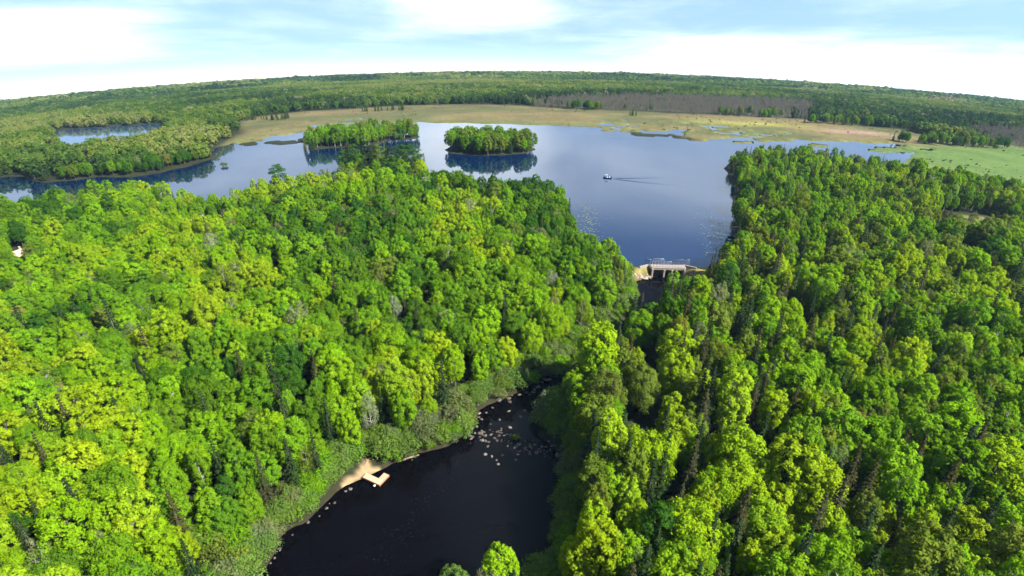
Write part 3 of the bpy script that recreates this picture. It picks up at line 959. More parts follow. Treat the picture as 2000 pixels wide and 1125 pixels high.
for i in order:
    t = trees[i]
    inview = -0.01 < pu[i] < 1.01 and 0.0 < pv_[i] < 1.02
    k = t['kind']
    if not inview or count.get(k, 0) >= LIMIT[k] or (size[i] < 0.02 and not t['keep']):
        mass.append(t)
        continue
    count[k] = count.get(k, 0) + 1
    dist = [((pu[i] - a) * 1.78) ** 2 + (pv_[i] - b) ** 2 for _, a, b in MARKS]
    t['mark'] = int(np.argmin(dist))
    t['mdist'] = min(dist)
    single.append(t)
bins = {}
for t in sorted(single, key=lambda q: q['mdist']):
    key = (t['kind'], t['tint'], t['mark'])
    n = bins.get(key, 0)
    bins[key] = n + 1
    col = '' if t['tint'] == 'bare' else t['tint'] + ' '
    t['label'] = f"{col}{WORD[t['kind']]}, {ordinal(n)} nearest of its {'kind' if t['tint'] == 'bare' else 'colour'} to the {MARKS[t['mark']][0]}"

GROUPS = {'maple': 'round-crowned broadleaf trees of the forest', 'oak': 'broad dense trees of the forest', 'aspen': 'slim upright broadleaf trees', 'birch': 'airy pale-stemmed trees', 'spruce': 'pointed spruces among the broadleaf trees', 'pine': 'dark pines', 'willow': 'shrubs on the banks and in clearings', 'bare': 'leafless trees'}


def tint_of(t):
    if t['tint'] == 'bare':
        return (0.2, 0.17, 0.15)
    c = np.array(TINT[t['tint']])
    j = random.uniform(0.86, 1.14)
    return tuple(np.clip(c * j * np.array((random.uniform(0.92, 1.08), 1, random.uniform(0.8, 1.3))), 0, 1))


for t in single:
    cm, tm, Ht, Rad = PROTO[t['kind']][t['p']][:4]
    e = bpy.data.objects.new(NAMES[t['kind']][0], None)
    COL.objects.link(e)
    e.empty_display_size = 0.5
    e.location = (t['x'], t['y'], t['z'])
    e.rotation_euler = (0, 0, t['rot'])
    e.scale = (t['s'] * t['wide'], t['s'] * t['wide'], t['s'])
    e['label'] = t['label']
    e['category'] = NAMES[t['kind']][1]
    e['group'] = GROUPS[t['kind']]
    o = bpy.data.objects.new('trunk' if t['kind'] != 'willow' else 'stems', tm)
    COL.objects.link(o)
    o.parent = e
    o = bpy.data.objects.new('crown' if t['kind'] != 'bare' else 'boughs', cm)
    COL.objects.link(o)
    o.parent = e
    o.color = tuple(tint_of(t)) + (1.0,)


# ------------------------------------------------------------------ the forest mass beyond the single trees
def collection_of(name, items):
    c = bpy.data.collections.new(name)
    for o in items:
        c.objects.link(o)
    return c


def merged_proto(name, crown, trunk, bark):
    (V, F, L), (TV, TF) = crown, trunk
    me = make_mesh(name, np.concatenate([V, TV]), np.concatenate([F, TF + len(V)]), [M['leaf_mass'] if L is not None else M[bark], M[bark]])
    mi = np.concatenate([np.zeros(len(F), np.int32), np.ones(len(TF), np.int32)])
    me.polygons.foreach_set('material_index', mi)
    at = me.attributes.new('leaf', 'FLOAT', 'FACE')
    at.data.foreach_set('value', np.concatenate([L if L is not None else np.zeros(len(F)), np.zeros(len(TF))]).astype(np.float32))
    return bpy.data.objects.new(name, me)


def instancer(name, items, P, rot, scl, tint, idx, **props):
    """one object whose points carry copies of the given shapes"""
    me = bpy.data.meshes.new(name)
    n = len(P)
    me.vertices.add(n)
    me.vertices.foreach_set('co', np.asarray(P, np.float32).ravel())
    for nm, ty, arr, key in (('rot', 'FLOAT', rot, 'value'), ('scl', 'FLOAT_VECTOR', scl, 'vector'), ('tint', 'FLOAT_COLOR', np.concatenate([tint, np.ones((n, 1))], 1), 'color'), ('pick', 'INT', idx, 'value')):
        at = me.attributes.new(nm, ty, 'POINT')
        at.data.foreach_set(key, np.asarray(arr, np.int32 if ty == 'INT' else np.float32).ravel())
    col = collection_of(name + '_shapes', items)
    ng = bpy.data.node_groups.new(name, 'GeometryNodeTree')
    ng.interface.new_socket('Geometry', in_out='INPUT', socket_type='NodeSocketGeometry')
    ng.interface.new_socket('Geometry', in_out='OUTPUT', socket_type='NodeSocketGeometry')
    L = ng.links.new
    gi = ng.nodes.new('NodeGroupInput')
    go = ng.nodes.new('NodeGroupOutput')
    ci = ng.nodes.new('GeometryNodeCollectionInfo')
    ci.inputs['Collection'].default_value = col
    ci.inputs['Separate Children'].default_value = True
    ci.inputs['Reset Children'].default_value = True
    ip = ng.nodes.new('GeometryNodeInstanceOnPoints')
    ip.inputs['Pick Instance'].default_value = True

    def attr(nm, ty):
        a = ng.nodes.new('GeometryNodeInputNamedAttribute')
        a.data_type = ty
        a.inputs['Name'].default_value = nm
        return a.outputs['Attribute']
    cx = ng.nodes.new('ShaderNodeCombineXYZ')
    L(attr('rot', 'FLOAT'), cx.inputs[2])
    L(gi.outputs[0], ip.inputs['Points'])
    L(ci.outputs[0], ip.inputs['Instance'])
    L(attr('pick', 'INT'), ip.inputs['Instance Index'])
    L(cx.outputs[0], ip.inputs['Rotation'])
    L(attr('scl', 'FLOAT_VECTOR'), ip.inputs['Scale'])
    L(ip.outputs[0], go.inputs[0])
    o = link(name, me, **props)
    md = o.modifiers.new('copies', 'NODES')
    md.node_group = ng
    return o


# near mass: the same shapes as the single trees
items, where = [], {}
for k in sorted(PROTO):
    for j, p in enumerate(PROTO[k]):
        where[(k, j)] = len(items)
        items.append(merged_proto(f'forest_{k}_{j}', p[4], p[5], p[6]))
mm = mass
instancer('forest_trees', items, [(t['x'], t['y'], t['z']) for t in mm], [t['rot'] for t in mm],
          [(t['s'] * t['wide'], t['s'] * t['wide'], t['s']) for t in mm], np.array([tint_of(t) for t in mm]), [where[(t['kind'], t['p'])] for t in mm],
          kind='stuff', label='closed broadleaf and spruce forest around and behind the lake', category='forest')

# middle distance: lighter shapes
mid_items = []
for i in range(4):
    c, tr = broadleaf(400 + i, 8.0, 3.1, 0.15, 22, 26, 0.85, 0.55, limbs=4)
    mid_items.append(merged_proto(f'far_broadleaf_{i}', c, tr, 'bark'))
for i in range(2):
    c, tr = conifer(420 + i, 8.2, 1.7, 9, 6, 0.75, 0.25)
    mid_items.append(merged_proto(f'far_spruce_{i}', c, tr, 'bark'))


def forest_tint(x, y, r):
    n = (fbm(x, y, 48, 71, 2) - 0.5) * 2.2 + (fbm(x, y, 210, 81, 3) - 0.5) * 3.8
    v = n + r.normal(0, 0.3, len(x))
    stops = np.array([-1.2, -0.5, 0.0, 0.5, 1.1])
    cols = np.array([(0.030, 0.062, 0.020), (0.056, 0.112, 0.022), (0.092, 0.160, 0.026), (0.145, 0.205, 0.034), (0.205, 0.235, 0.070)])
    c = np.stack([np.interp(v, stops, cols[:, i]) for i in range(3)], -1)
    pale = r.random(len(x)) < 0.03
    c[pale] = (0.22, 0.22, 0.13)
    return c, v


r2 = np.random.default_rng(99)


def polar_points(r0, r1, spacing, az_max=50.0):
    """points at an even density over a sector"""
    area = math.radians(2 * az_max) * (r1 * r1 - r0 * r0) / 2
    n = int(area / spacing ** 2)
    rad = np.sqrt(r2.uniform(r0 * r0, r1 * r1, n))
    a_ = np.radians(r2.uniform(-az_max, az_max, n))
    return rad * np.sin(a_), rad * np.cos(a_)


x, y = polar_points(330, 1150, 4.6)
so, _ = open_ground(x, y)
k = so > 1.0
x, y = x[k], y[k]
tint, v = forest_tint(x, y, r2)
con = r2.random(len(x)) < np.clip(0.32 - 0.3 * v, 0.05, 0.75)
pick = np.where(con, r2.integers(4, 6, len(x)), r2.integers(0, 4, len(x)))
# order of the collection is alphabetical: far_broadleaf_0..3, far_spruce_0..1
tint[con] = tint[con] * 0.55 + np.array((0.006, 0.012, 0.006))
s = np.array([hfac(q) for q in np.hypot(x, y)]) * 1.55 * r2.uniform(0.75, 1.2, len(x))
instancer('far_forest', mid_items, np.stack([x, y, height(x, y)], -1), r2.uniform(0, 6.28, len(x)), np.stack([s * 1.1, s * 1.1, s], -1), tint * 0.8, pick,
          kind='stuff', label='mixed green forest stretching beyond the marsh towards the horizon', category='forest')

# farthest: stands of canopy
far_items = []
for i in range(4):
    r = np.random.default_rng(500 + i)
    Vs, Fs, Ls = [], [], []
    off = 0
    for j in range(60):
        cx, cy_ = r.uniform(-16, 16, 2)
        hgt = r.uniform(4.5, 8.5)
        n = 26
        d = r.normal(size=(n, 3))
        d /= np.linalg.norm(d, axis=1, keepdims=True)
        d[:, 2] = np.abs(d[:, 2])
        P = np.array((cx, cy_, hgt - 3)) + d * np.array((2.6, 2.6, 3.0))
        V, F = leaf_quads(P, d + r.normal(0, 0.3, d.shape), 2.0, r)
        Vs.append(V)
        Fs.append(F + off)
        off += len(V)
        Ls.append(np.full(n, r.uniform(0, 1)))
    far_items.append(merged_proto(f'horizon_stand_{i}', (np.concatenate(Vs), np.concatenate(Fs), np.concatenate(Ls)), (np.zeros((3, 3)), np.array([[0, 1, 2, 2]])[:0]), 'bark'))
x, y = polar_points(1120, 4450, 28.0)
tint, v = forest_tint(x, y, r2)
s = r2.uniform(0.7, 1.25, len(x)) + 0.6 * r2.random(len(x)) ** 6
d = np.hypot(x, y)
instancer('horizon_forest', far_items, np.stack([x, y, zt(d)], -1), r2.uniform(0, 6.28, len(x)), np.stack([s * 1.2, s * 1.2, s * 0.9], -1), tint * 0.75, r2.integers(0, 4, len(x)),
          kind='stuff', label='unbroken forest fading blue along the horizon', category='forest')

# grey leafless brush in the bog
brush_items = []
for i in range(2):
    c, tr = bare(600 + i, 6.0, 1.5, 26)
    brush_items.append(merged_proto(f'bog_brush_{i}', c, tr, 'dead_wood'))
xs, ys = [], []
for pb, sp_ in ((BRUSH, 3.6), (BRUSH2, 3.6)):
    P = np.array(pb)
    X, Y = hexgrid(P[:, 0].min(), P[:, 0].max(), P[:, 1].min(), P[:, 1].max(), sp_, 0.5)
    k = sdf(X, Y, pb) + (fbm(X, Y, 22, 141, 3) - 0.5) * 45 + r2.normal(0, 6, len(X)) < -2
    xs.append(X[k])
    ys.append(Y[k])
x, y = np.concatenate(xs), np.concatenate(ys)
s = r2.uniform(0.45, 1.15, len(x))
instancer('bog_brush', brush_items, np.stack([x, y, height(x, y)], -1), r2.uniform(0, 6.28, len(x)), np.stack([s, s, s], -1), np.full((len(x), 3), 0.15), r2.integers(0, 2, len(x)),
          kind='stuff', label='grey purple leafless brush in the bog behind the marsh', category='brush')

#@@OBJECTS@@
# tussocks and seedling shrubs on the open marsh
tuft_items = []
for i in range(2):
    c, tr = shrub(700 + i, 1.2, 0.9, 150, 0.5)
    tuft_items.append(merged_proto(f'marsh_tuft_{i}', c, tr, 'bark'))
x, y = polar_points(215, 560, 4.2)
f_ = water_fields(x, y)
k = (sdf(x, y, MARSH) < -2) & (np.minimum(f_[0], f_[1]) > 2) & (r2.random(len(x)) < 1.2 * (fbm(x, y, 45, 91, 2) - 0.45))
x, y = x[k], y[k]
s = 0.18 + 0.4 * r2.random(len(x)) ** 2
tc_ = np.where(r2.random(len(x))[:, None] < 0.5, np.array((0.09, 0.115, 0.04)), np.array((0.14, 0.14, 0.06)))
instancer('marsh_tufts', tuft_items, np.stack([x, y, height(x, y)], -1), r2.uniform(0, 6.28, len(x)), np.stack([s * 1.4, s * 1.4, s], -1), tc_, r2.integers(0, 2, len(x)),
          kind='stuff', label='low tussocks and seedling shrubs over the tan marsh', category='tussocks')


# ------------------------------------------------------------------ built things
def box_geo(V, F, lo, hi, skew=None):
    b = len(V)
    x0, y0, z0 = lo
    x1, y1, z1 = hi
    V += [(x0, y0, z0), (x1, y0, z0), (x1, y1, z0), (x0, y1, z0), (x0, y0, z1), (x1, y0, z1), (x1, y1, z1), (x0, y1, z1)]
    F += [(b, b + 3, b + 2, b + 1), (b + 4, b + 5, b + 6, b + 7), (b, b + 1, b + 5, b + 4), (b + 1, b + 2, b + 6, b + 5), (b + 2, b + 3, b + 7, b + 6), (b + 3, b, b + 4, b + 7)]


def box_part(name, lo, hi, mat, parent, bevel=0.02, rotz=0.0, at=None, label=None):
    V, F = [], []
    if at is not None:
        box_geo(V, F, lo, hi)
    else:
        box_geo(V, F, lo, hi)
    me = make_mesh(name, V, F, [M[mat]])
    o = link(name, me, parent)
    if at is not None:
        o.location = at
        o.rotation_euler = (0, 0, rotz)
    if bevel:
        b = o.modifiers.new('bevel', 'BEVEL')
        b.width = bevel
        b.segments = 1
    if label:
        o['label'] = label
    return o


def tube_part(name, runs, mat, parent, sides=6):
    V, F = [], []
    for pts, rad in runs:
        tube(V, F, pts, [rad] * len(pts) if isinstance(rad, (int, float)) else rad, sides)
    return link(name, make_mesh(name, np.array(V), np.array(F), [M[mat]], True), parent)


def root(name, loc, rz, label, cat, group=None):
    e = bpy.data.objects.new(name, None)
    COL.objects.link(e)
    e.location = loc
    e.rotation_euler = (0, 0, rz)
    e['label'] = label
    e['category'] = cat
    if group:
        e['group'] = group
    return e


M['water_foam'] = simple('white_water', (0.16, 0.17, 0.18), 0.6, 0.15, 5.0)
M['hull'] = simple('dark_hull', (0.02, 0.025, 0.045), 0.35, 0.2, 3.0)
M['canvas'] = simple('white_canvas', (0.24, 0.24, 0.26), 0.7, 0.05, 3.0)
M['roof_pink'] = simple('sunlit_metal_roof', (0.46, 0.30, 0.23), 0.6, 0.12, 1.5)
M['roof_brown'] = simple('brown_roof', (0.24, 0.15, 0.11), 0.8, 0.25, 2.0)
M['wall_red'] = simple('red_stained_boards', (0.30, 0.07, 0.035), 0.8, 0.2, 3.0)
M['wall_brown'] = simple('brown_boards', (0.16, 0.10, 0.07), 0.8, 0.2, 3.0)
M['glass'] = simple('dark_window_glass', (0.03, 0.04, 0.05), 0.08, 0.1, 3.0)
M['white_paint'] = simple('white_paint', (0.78, 0.77, 0.74), 0.6, 0.06, 3.0)
M['pad'] = simple('lily_pads', (0.09, 0.12, 0.06), 0.6, 0.3, 2.0)

# dam with a walkway, three sluice bays, hooped railings and wing fences
DX, DY = 43.2, 145.9
DZ = float(zt(math.hypot(DX, DY)))
dam = root('sluice_dam', (DX, DY, DZ), R(-3), 'pale concrete sluice dam with railed walkway between lake and river pool', 'dam')
W2 = 4.35
box_part('deck', (-W2 - 0.35, -1.05, 0.72), (W2 + 0.35, 0.95, 1.06), 'concrete', dam, 0.03)
box_part('lower_beam', (-W2, -0.98, 0.32), (W2, -0.6, 0.715), 'concrete', dam, 0.02)
for sx in (-1, 1):
    box_part('abutment', (sx * W2 - 0.22, -1.35, -3.2), (sx * W2 + 0.22, 1.2, 0.715), 'concrete', dam, 0.03)
    box_part('wing_wall', (-1.9, -0.15, -2.6), (1.9, 0.15, 0.55), 'concrete', dam, 0.03, R(-28 * sx), (sx * (W2 + 1.75), 0.9, 0.28))
for px in (-1.05, 1.05):
    box_part('pier', (px - 0.2, -0.98, -3.2), (px + 0.2, 1.0, 0.31), 'concrete', dam, 0.03)
    box_part('corbel', (px - 0.24, -1.2, 0.05), (px + 0.24, -0.982, 0.315), 'concrete', dam, 0.02)
for (b0, b1) in ((-4.1, -1.28), (-0.82, 0.82), (1.28, 4.1)):
    for j in range(5):
        box_part('stop_log', (b0, 0.50, -2.6 + j * 0.5), (b1, 0.75, -2.6 + j * 0.5 + 0.47), 'gate', dam, 0.02)


def fence_run(name, x0, x1, hgt, mat, y, z0=1.06, posts=4, rails=3, rad=0.045):
    xs_ = np.linspace(x0, x1, posts)
    f_ = bpy.data.objects.new(name, None)
    runs = [([(x0, y, z0), (x0, y, z0 + hgt - 0.15), (x0 + 0.15, y, z0 + hgt), (x1 - 0.15, y, z0 + hgt), (x1, y, z0 + hgt - 0.15), (x1, y, z0)], rad)]
    o = tube_part(name, runs, mat, dam)
    for q in xs_[1:-1]:
        tube_part('rail_post', [([(q, y, z0), (q, y, z0 + hgt - 0.02)], rad * 0.7)], mat, o, 5)
    for j in range(rails):
        zq = z0 + hgt * (j + 1) / (rails + 1)
        tube_part('rail_bar', [([(x0, y, zq), (x1, y, zq)], rad * 0.55)], mat, o, 5)
    bpy.data.objects.remove(f_)


fence_run('hooped_railing', -W2 + 0.1, -1.15, 1.75, 'rail', 0.85, posts=5, rad=0.075)
fence_run('hooped_railing', 1.15, W2 - 0.1, 1.60, 'rail_dark', 0.85, posts=5, rad=0.07)
fence_run('hooped_railing', -1.10, 1.10, 1.0, 'rail', 0.85, posts=3, rad=0.05)
fence_run('front_railing', -W2 + 0.05, W2 - 0.05, 1.0, 'rail_dark', -0.95, posts=11, rails=2, rad=0.04)
for sx in (-1, 1):
    o = tube_part('wing_fence', [([(sx * (W2 + 0.3), 1.2, 0.9), (sx * (W2 + 0.3), 1.2, 2.35), (sx * (W2 + 1.7), 1.9, 2.35), (sx * (W2 + 1.7), 1.9, 0.5)], 0.05)], 'rail', dam)
    for q in np.linspace(0.12, 0.88, 7):
        tube_part('rail_bar', [([(sx * (W2 + 0.3 + 1.4 * q), 1.2 + 0.7 * q, 0.8), (sx * (W2 + 0.3 + 1.4 * q), 1.2 + 0.7 * q, 2.33)], 0.022)], 'rail', o, 4)
# white water under the right bays
V, F = [], []
rr_ = np.random.default_rng(5)
P = np.stack([rr_.normal(44.6, 0.7, 260), rr_.normal(143.6, 0.8, 260), np.full(260, float(zt(150)) + RIVER_Z + 0.06)], -1)
P[:, 2] += np.abs(rr_.normal(0, 0.10, 260))
V, F = leaf_quads(P, np.tile((0.0, -0.2, 1.0), (260, 1)) + rr_.normal(0, 0.35, (260, 3)), 0.30, rr_)
link('white_water', make_mesh('white_water', V, F, [M['water_foam']]), kind='stuff', label='white water spilling out below the dam', category='white water')


# rocks
def rock_mesh(seed):
    r = np.random.default_rng(seed)
    import bmesh
    bm = bmesh.new()
    bmesh.ops.create_icosphere(bm, subdivisions=2, radius=1.0)
    k = r.normal(size=(7, 3))
    k /= np.linalg.norm(k, axis=1, keepdims=True)
    off = r.uniform(0.55, 0.9, 7)
    sc_ = np.array((1.0, r.uniform(0.65, 0.9), r.uniform(0.45, 0.7)))
    for v in bm.verts:
        p = np.array(v.co)
        for n_, o_ in zip(k, off):
            dd = p @ n_ - o_
            if dd > 0:
                p = p - n_ * dd
        v.co = p * sc_ * (1 + r.normal(0, 0.02))
    me = bpy.data.meshes.new('rock')
    bm.to_mesh(me)
    bm.free()
    return me


ROCKS = {}
M['rock_pale'] = simple('dry_pale_rock', (0.115, 0.10, 0.086), 0.7, 0.45, 2.5, bump=0.4)
M['rock_dark'] = simple('wet_dark_rock', (0.06, 0.045, 0.036), 0.4, 0.4, 2.5, bump=0.4)
for tone, mt in (('pale', 'rock_pale'), ('brown', 'rock'), ('dark wet', 'rock_dark'), ('riprap', 'riprap')):
    ROCKS[tone] = []
    for q in range(4):
        me = rock_mesh(800 + q)
        me.materials.append(M[mt])
        ROCKS[tone].append(me)
rock_list = []


def rock(x, y, s, tone, z=None):
    zz_ = float(zt(math.hypot(x, y))) + RIVER_Z if z is None else z
    g = gz(x, y)
    o = bpy.data.objects.new('river_rock' if tone != 'riprap' else 'riprap_stone', random.choice(ROCKS[tone]))
    COL.objects.link(o)
    o.location = (x, y, max(zz_ - 0.16 * s, g + 0.05 * s))
    o.rotation_euler = (random.uniform(-0.3, 0.3), random.uniform(-0.3, 0.3), random.uniform(0, 6.28))
    o.scale = (s * random.uniform(0.85, 1.2), s * random.uniform(0.85, 1.2), s * random.uniform(0.8, 1.2))
    o['category'] = 'rock'
    o['group'] = 'rocks in the riffle and along the river banks' if tone != 'riprap' else 'stones of the dam riprap'
    rock_list.append((o, tone, x, y))


rq = random.Random(12)
tones = ['pale', 'brown', 'brown', 'dark wet', 'dark wet']
for i in range(100):                                    # the gravel bar across the pool's head
    q = rq.random()
    x = -8.0 + 16.0 * q + rq.gauss(0, 0.4)
    y = 79.4 - 3.4 * q + rq.gauss(0, 1.15) + 0.9 * math.sin(q * 6)
    rock(x, y, abs(rq.gauss(0.18, 0.13)) + 0.09, rq.choice(tones))
for x, y, s in ((-5.2, 78.1, 0.55), (-0.3, 81.5, 0.5), (-4.5, 74.5, 0.36), (-3.4, 74.0, 0.34), (-2.6, 73.2, 0.3), (-1.6, 74.3, 0.36), (0.6, 73.3, 0.34), (-2.3, 72.2, 0.33), (1.6, 84.4, 0.4), (-0.6, 86.0, 0.38), (2.4, 86.2, 0.36), (-2.3, 83.5, 0.3), (-25.7, 67.0, 0.36), (-26.3, 66.5, 0.26)):
    rock(x, y, s, 'pale')
for i in range(46):                                     # stones along the far left bank and the narrows
    q = rq.random()
    pts = [(-7.6, 82.5), (-5.8, 86.7), (0.0, 90.2), (5.7, 95.2), (10.7, 99.4), (14.3, 103.2)]
    k = min(4, int(q * 5))
    w_ = q * 5 - k
    x = pts[k][0] * (1 - w_) + pts[k + 1][0] * w_ + rq.gauss(0.3, 0.7)
    y = pts[k][1] * (1 - w_) + pts[k + 1][1] * w_ + rq.gauss(-0.4, 0.7)
    rock(x, y, abs(rq.gauss(0.28, 0.12)) + 0.12, rq.choice(tones))
for i in range(11):
    q = rq.random()
    pts = [(-34.2, 54), (-32.8, 58.3), (-30.0, 62.0), (-27.5, 65.5)]
    k = min(2, int(q * 3))
    w_ = q * 3 - k
    rock(pts[k][0] * (1 - w_) + pts[k + 1][0] * w_ + rq.gauss(0.5, 0.3), pts[k][1] * (1 - w_) + pts[k + 1][1] * w_ + rq.gauss(-0.2, 0.3), abs(rq.gauss(0.18, 0.07)) + 0.08, rq.choice(['brown', 'dark wet', 'dark wet']))
for i in range(44):
    if i < 28:
        x, y = rq.uniform(33.4, 38.6), 0
        y = 142.4 + (x - 33.4) * 0.42 + abs(rq.gauss(0, 0.7))
    else:
        x = rq.uniform(47.9, 51.0)
        y = 144.9 - (x - 47.9) * 0.7 + abs(rq.gauss(0, 0.6))
    rock(x, y, abs(rq.gauss(0.30, 0.12)) + 0.16, 'riprap', z=gz(x, y))
RMARKS = [('wooden dock', -21.5, 68.5), ('sedge tussock', 0.6, 78.2), ('fallen log', -17.0, 73.7), ('riffle willow', 6.8, 84.0), ('driftwood log upstream', 15.3, 103.0), ('gravel bar\'s left end', -7.0, 79.3), ('gravel bar\'s right end', 8.0, 76.4),
          ('left foot of the dam', 38.8, 144.5), ('right foot of the dam', 47.8, 144.5), ('pool below the riffle', -2.0, 73.0), ('bottom of the left bank', -34.0, 54.0), ('bank above the riffle', -4.5, 87.5)]
bins = {}
rock_list = [(o, tone, min(((x - a) ** 2 + (y - b) ** 2, n) for n, a, b in RMARKS)) for o, tone, x, y in rock_list]
for o, tone, (dd, n) in sorted(rock_list, key=lambda q: q[2][0]):
    c_ = bins.get((tone, n), 0)
    bins[(tone, n)] = c_ + 1
    o['label'] = f"{'pale riprap stone' if tone == 'riprap' else tone + ' river rock'}, {ordinal(c_)} nearest of its tone to the {n}"

# sedge tussock on the bar
c, tr = shrub(730, 0.7, 0.8, 260, 0.22)
e = root('sedge_tussock', (0.6, 78.4, float(zt(78.2)) + RIVER_Z + 0.02), 0, 'small green sedge tussock on the gravel bar in the riffle', 'tussock')
o = link('leaves', crown_mesh('tussock_leaves', c[0], c[1], c[2], M['leaf']), e)
o.color = (0.12, 0.15, 0.02, 1)
link('stems', make_mesh('tussock_stems', tr[0], tr[1], [M['bark']]), e)

# logs
for (ax, ay), (bx, by), dz, lab in (((-18.4, 73.1), (-15.8, 74.3), 0.15, 'bleached fallen log lying along the left bank right of the dock'), ((14.3, 102.9), (16.4, 103.4), 0.8, 'pale driftwood log jutting from the bank at the river bend')):
    z0 = float(zt(math.hypot(ax, ay))) + RIVER_Z + dz
    e = root('fallen_log', (ax, ay, z0), 0, lab, 'log', 'fallen logs')
    vx, vy = bx - ax, by - ay
    tube_part('log_trunk', [([(0, 0, 0), (vx * 0.5, vy * 0.5, 0.06), (vx, vy, 0.02)], [0.17, 0.14, 0.09])], 'log', e, 8)
    tube_part('stub', [([(vx * 0.6, vy * 0.6, 0.05), (vx * 0.68, vy * 0.6 + 0.1, 0.45)], [0.05, 0.02])], 'log', e, 5)
    tube_part('stub', [([(vx * 0.3, vy * 0.3, 0.05), (vx * 0.36, vy * 0.3 - 0.15, 0.3)], [0.05, 0.02])], 'log', e, 5)

# the L-shaped dock
KZ = float(zt(72.0)) + RIVER_Z
dock = root('wooden_dock', (-23.9, 69.35, KZ), math.atan2(-1.75, 3.3), 'new L-shaped wooden dock reaching from the sandy beach into the river', 'dock')
LEN, WID = 3.5, 1.0
n = 22
plank_me = None
for i in range(n):
    x0 = i * LEN / n
    o = box_part('plank', (0.008, -WID / 2, 0.0), (LEN / n - 0.008, WID / 2, 0.045), 'dock_wood', dock, 0, 0.0, (x0, 0, 0.50 + random.uniform(-0.003, 0.003)))
n2 = 11
for i in range(n2):
    y0 = WID / 2 + 0.01 + i * 1.35 / n2
    box_part('plank', (-WID, 0.008, 0.0), (0, 1.35 / n2 - 0.008, 0.045), 'dock_wood', dock, 0, 0.0, (LEN, y0, 0.50 + random.uniform(-0.003, 0.003)))
box_part('frame_beam', (0.0, -WID / 2 - 0.06, 0.26), (LEN + 0.04, -WID / 2 - 0.003, 0.535), 'dock_side', dock, 0.005)
box_part('frame_beam', (0.0, WID / 2 - 0.10, 0.28), (LEN - WID - 0.07, WID / 2 - 0.02, 0.495), 'dock_side', dock, 0.005)
box_part('frame_beam', (LEN + 0.003, -WID / 2, 0.26), (LEN + 0.06, WID / 2 + 1.37, 0.535), 'dock_side', dock, 0.005)
box_part('frame_beam', (LEN - WID - 0.06, WID / 2 + 0.02, 0.26), (LEN - WID - 0.003, WID / 2 + 1.37, 0.535), 'dock_side', dock, 0.005)
for (qx, qy) in ((1.2, -0.4), (1.2, 0.4), (2.4, -0.4), (LEN - 0.1, -0.4), (LEN - 0.1, 1.75), (LEN - WID + 0.1, 1.75)):
    tube_part('dock_post', [([(qx, qy, -1.2), (qx, qy, 0.49)], 0.06)], 'dock_side', dock, 8)
V, F = [], []
fl = root('mooring_float', (-22.0, 67.6, KZ), 0, 'small white mooring float beside the long side of the dock', 'float')
tube_part('float_body', [([(0, 0, -0.15), (0, 0, -0.05), (0, 0, 0.12), (0, 0, 0.2)], [0.08, 0.2, 0.2, 0.08])], 'white_paint', fl, 10)
tube_part('float_ring', [([(0, 0, 0.19), (0, 0.05, 0.26), (0, 0, 0.33), (0, -0.05, 0.26), (0, 0, 0.2)], 0.015)], 'rail', fl, 5)

# boat on the lake with its wake
BX, BY = 40.9, 244.6
BZ = float(zt(math.hypot(BX, BY))) + LAKE_Z
boat = root('motor_boat', (BX, BY, BZ), R(172), 'dark motor boat with a white canopy crossing the open lake', 'boat')
boat.scale = (0.82, 0.82, 0.82)
V, F = [], []
secs = [(-1.9, 0.70, 0.0), (-1.0, 0.78, 0.0), (0.6, 0.75, 0.0), (1.5, 0.45, 0.06), (2.1, 0.03, 0.18)]
for (sx, w, lift) in secs:
    V += [(sx, -w, 0.55 + lift), (sx, -w * 0.8, 0.02 + lift), (sx, 0, -0.2 + lift), (sx, w * 0.8, 0.02 + lift), (sx, w, 0.55 + lift), (sx, w * 0.85, 0.5 + lift), (sx, 0, 0.18 + lift * 1.5), (sx, -w * 0.85, 0.5 + lift)]
for i in range(4):
    for k in range(8):
        F.append((i * 8 + k, i * 8 + (k + 1) % 8, (i + 1) * 8 + (k + 1) % 8, (i + 1) * 8 + k))
F.append(tuple(range(8)))
link('hull', make_mesh('hull', V, F, [M['hull']]), boat)
for sx in (-1.2, -0.1):
    box_part('seat', (sx - 0.2, -0.6, 0.22), (sx + 0.2, 0.6, 0.55), 'white_paint', boat, 0.03)
box_part('console', (0.55, -0.35, 0.2), (0.85, 0.35, 1.0), 'white_paint', boat, 0.04)
cano = link('canopy', make_mesh('canopy', [(x_, y_, 1.75 + 0.14 * (1 - (y_ / 0.8) ** 2) + zz_) for zz_ in (0, 0.05) for x_ in (-0.3, 0.5, 1.2) for y_ in (-0.8, -0.3, 0.3, 0.8)],
            [(l * 12 + i * 4 + k, l * 12 + i * 4 + k + 1, l * 12 + (i + 1) * 4 + k + 1, l * 12 + (i + 1) * 4 + k) for l in (0, 1) for i in range(2) for k in range(3)] +
            [(i * 4, i * 4 + 4, i * 4 + 16, i * 4 + 12) for i in range(2)] + [(i * 4 + 3, i * 4 + 7, i * 4 + 19, i * 4 + 15) for i in range(2)] + [(k, k + 1, k + 13, k + 12) for k in range(3)] + [(8 + k, 9 + k, 21 + k, 20 + k) for k in range(3)], [M['canvas']]), boat)
for (qx, qy) in ((-0.28, -0.72), (-0.28, 0.72), (1.15, -0.6), (1.15, 0.6)):
    tube_part('canopy_pole', [([(qx, qy, 0.5), (qx, qy, 1.78)], 0.025)], 'rail', boat, 5)
box_part('outboard_motor', (-2.25, -0.2, -0.3), (-1.92, 0.2, 0.95), 'hull', boat, 0.06)
V, F = [], []
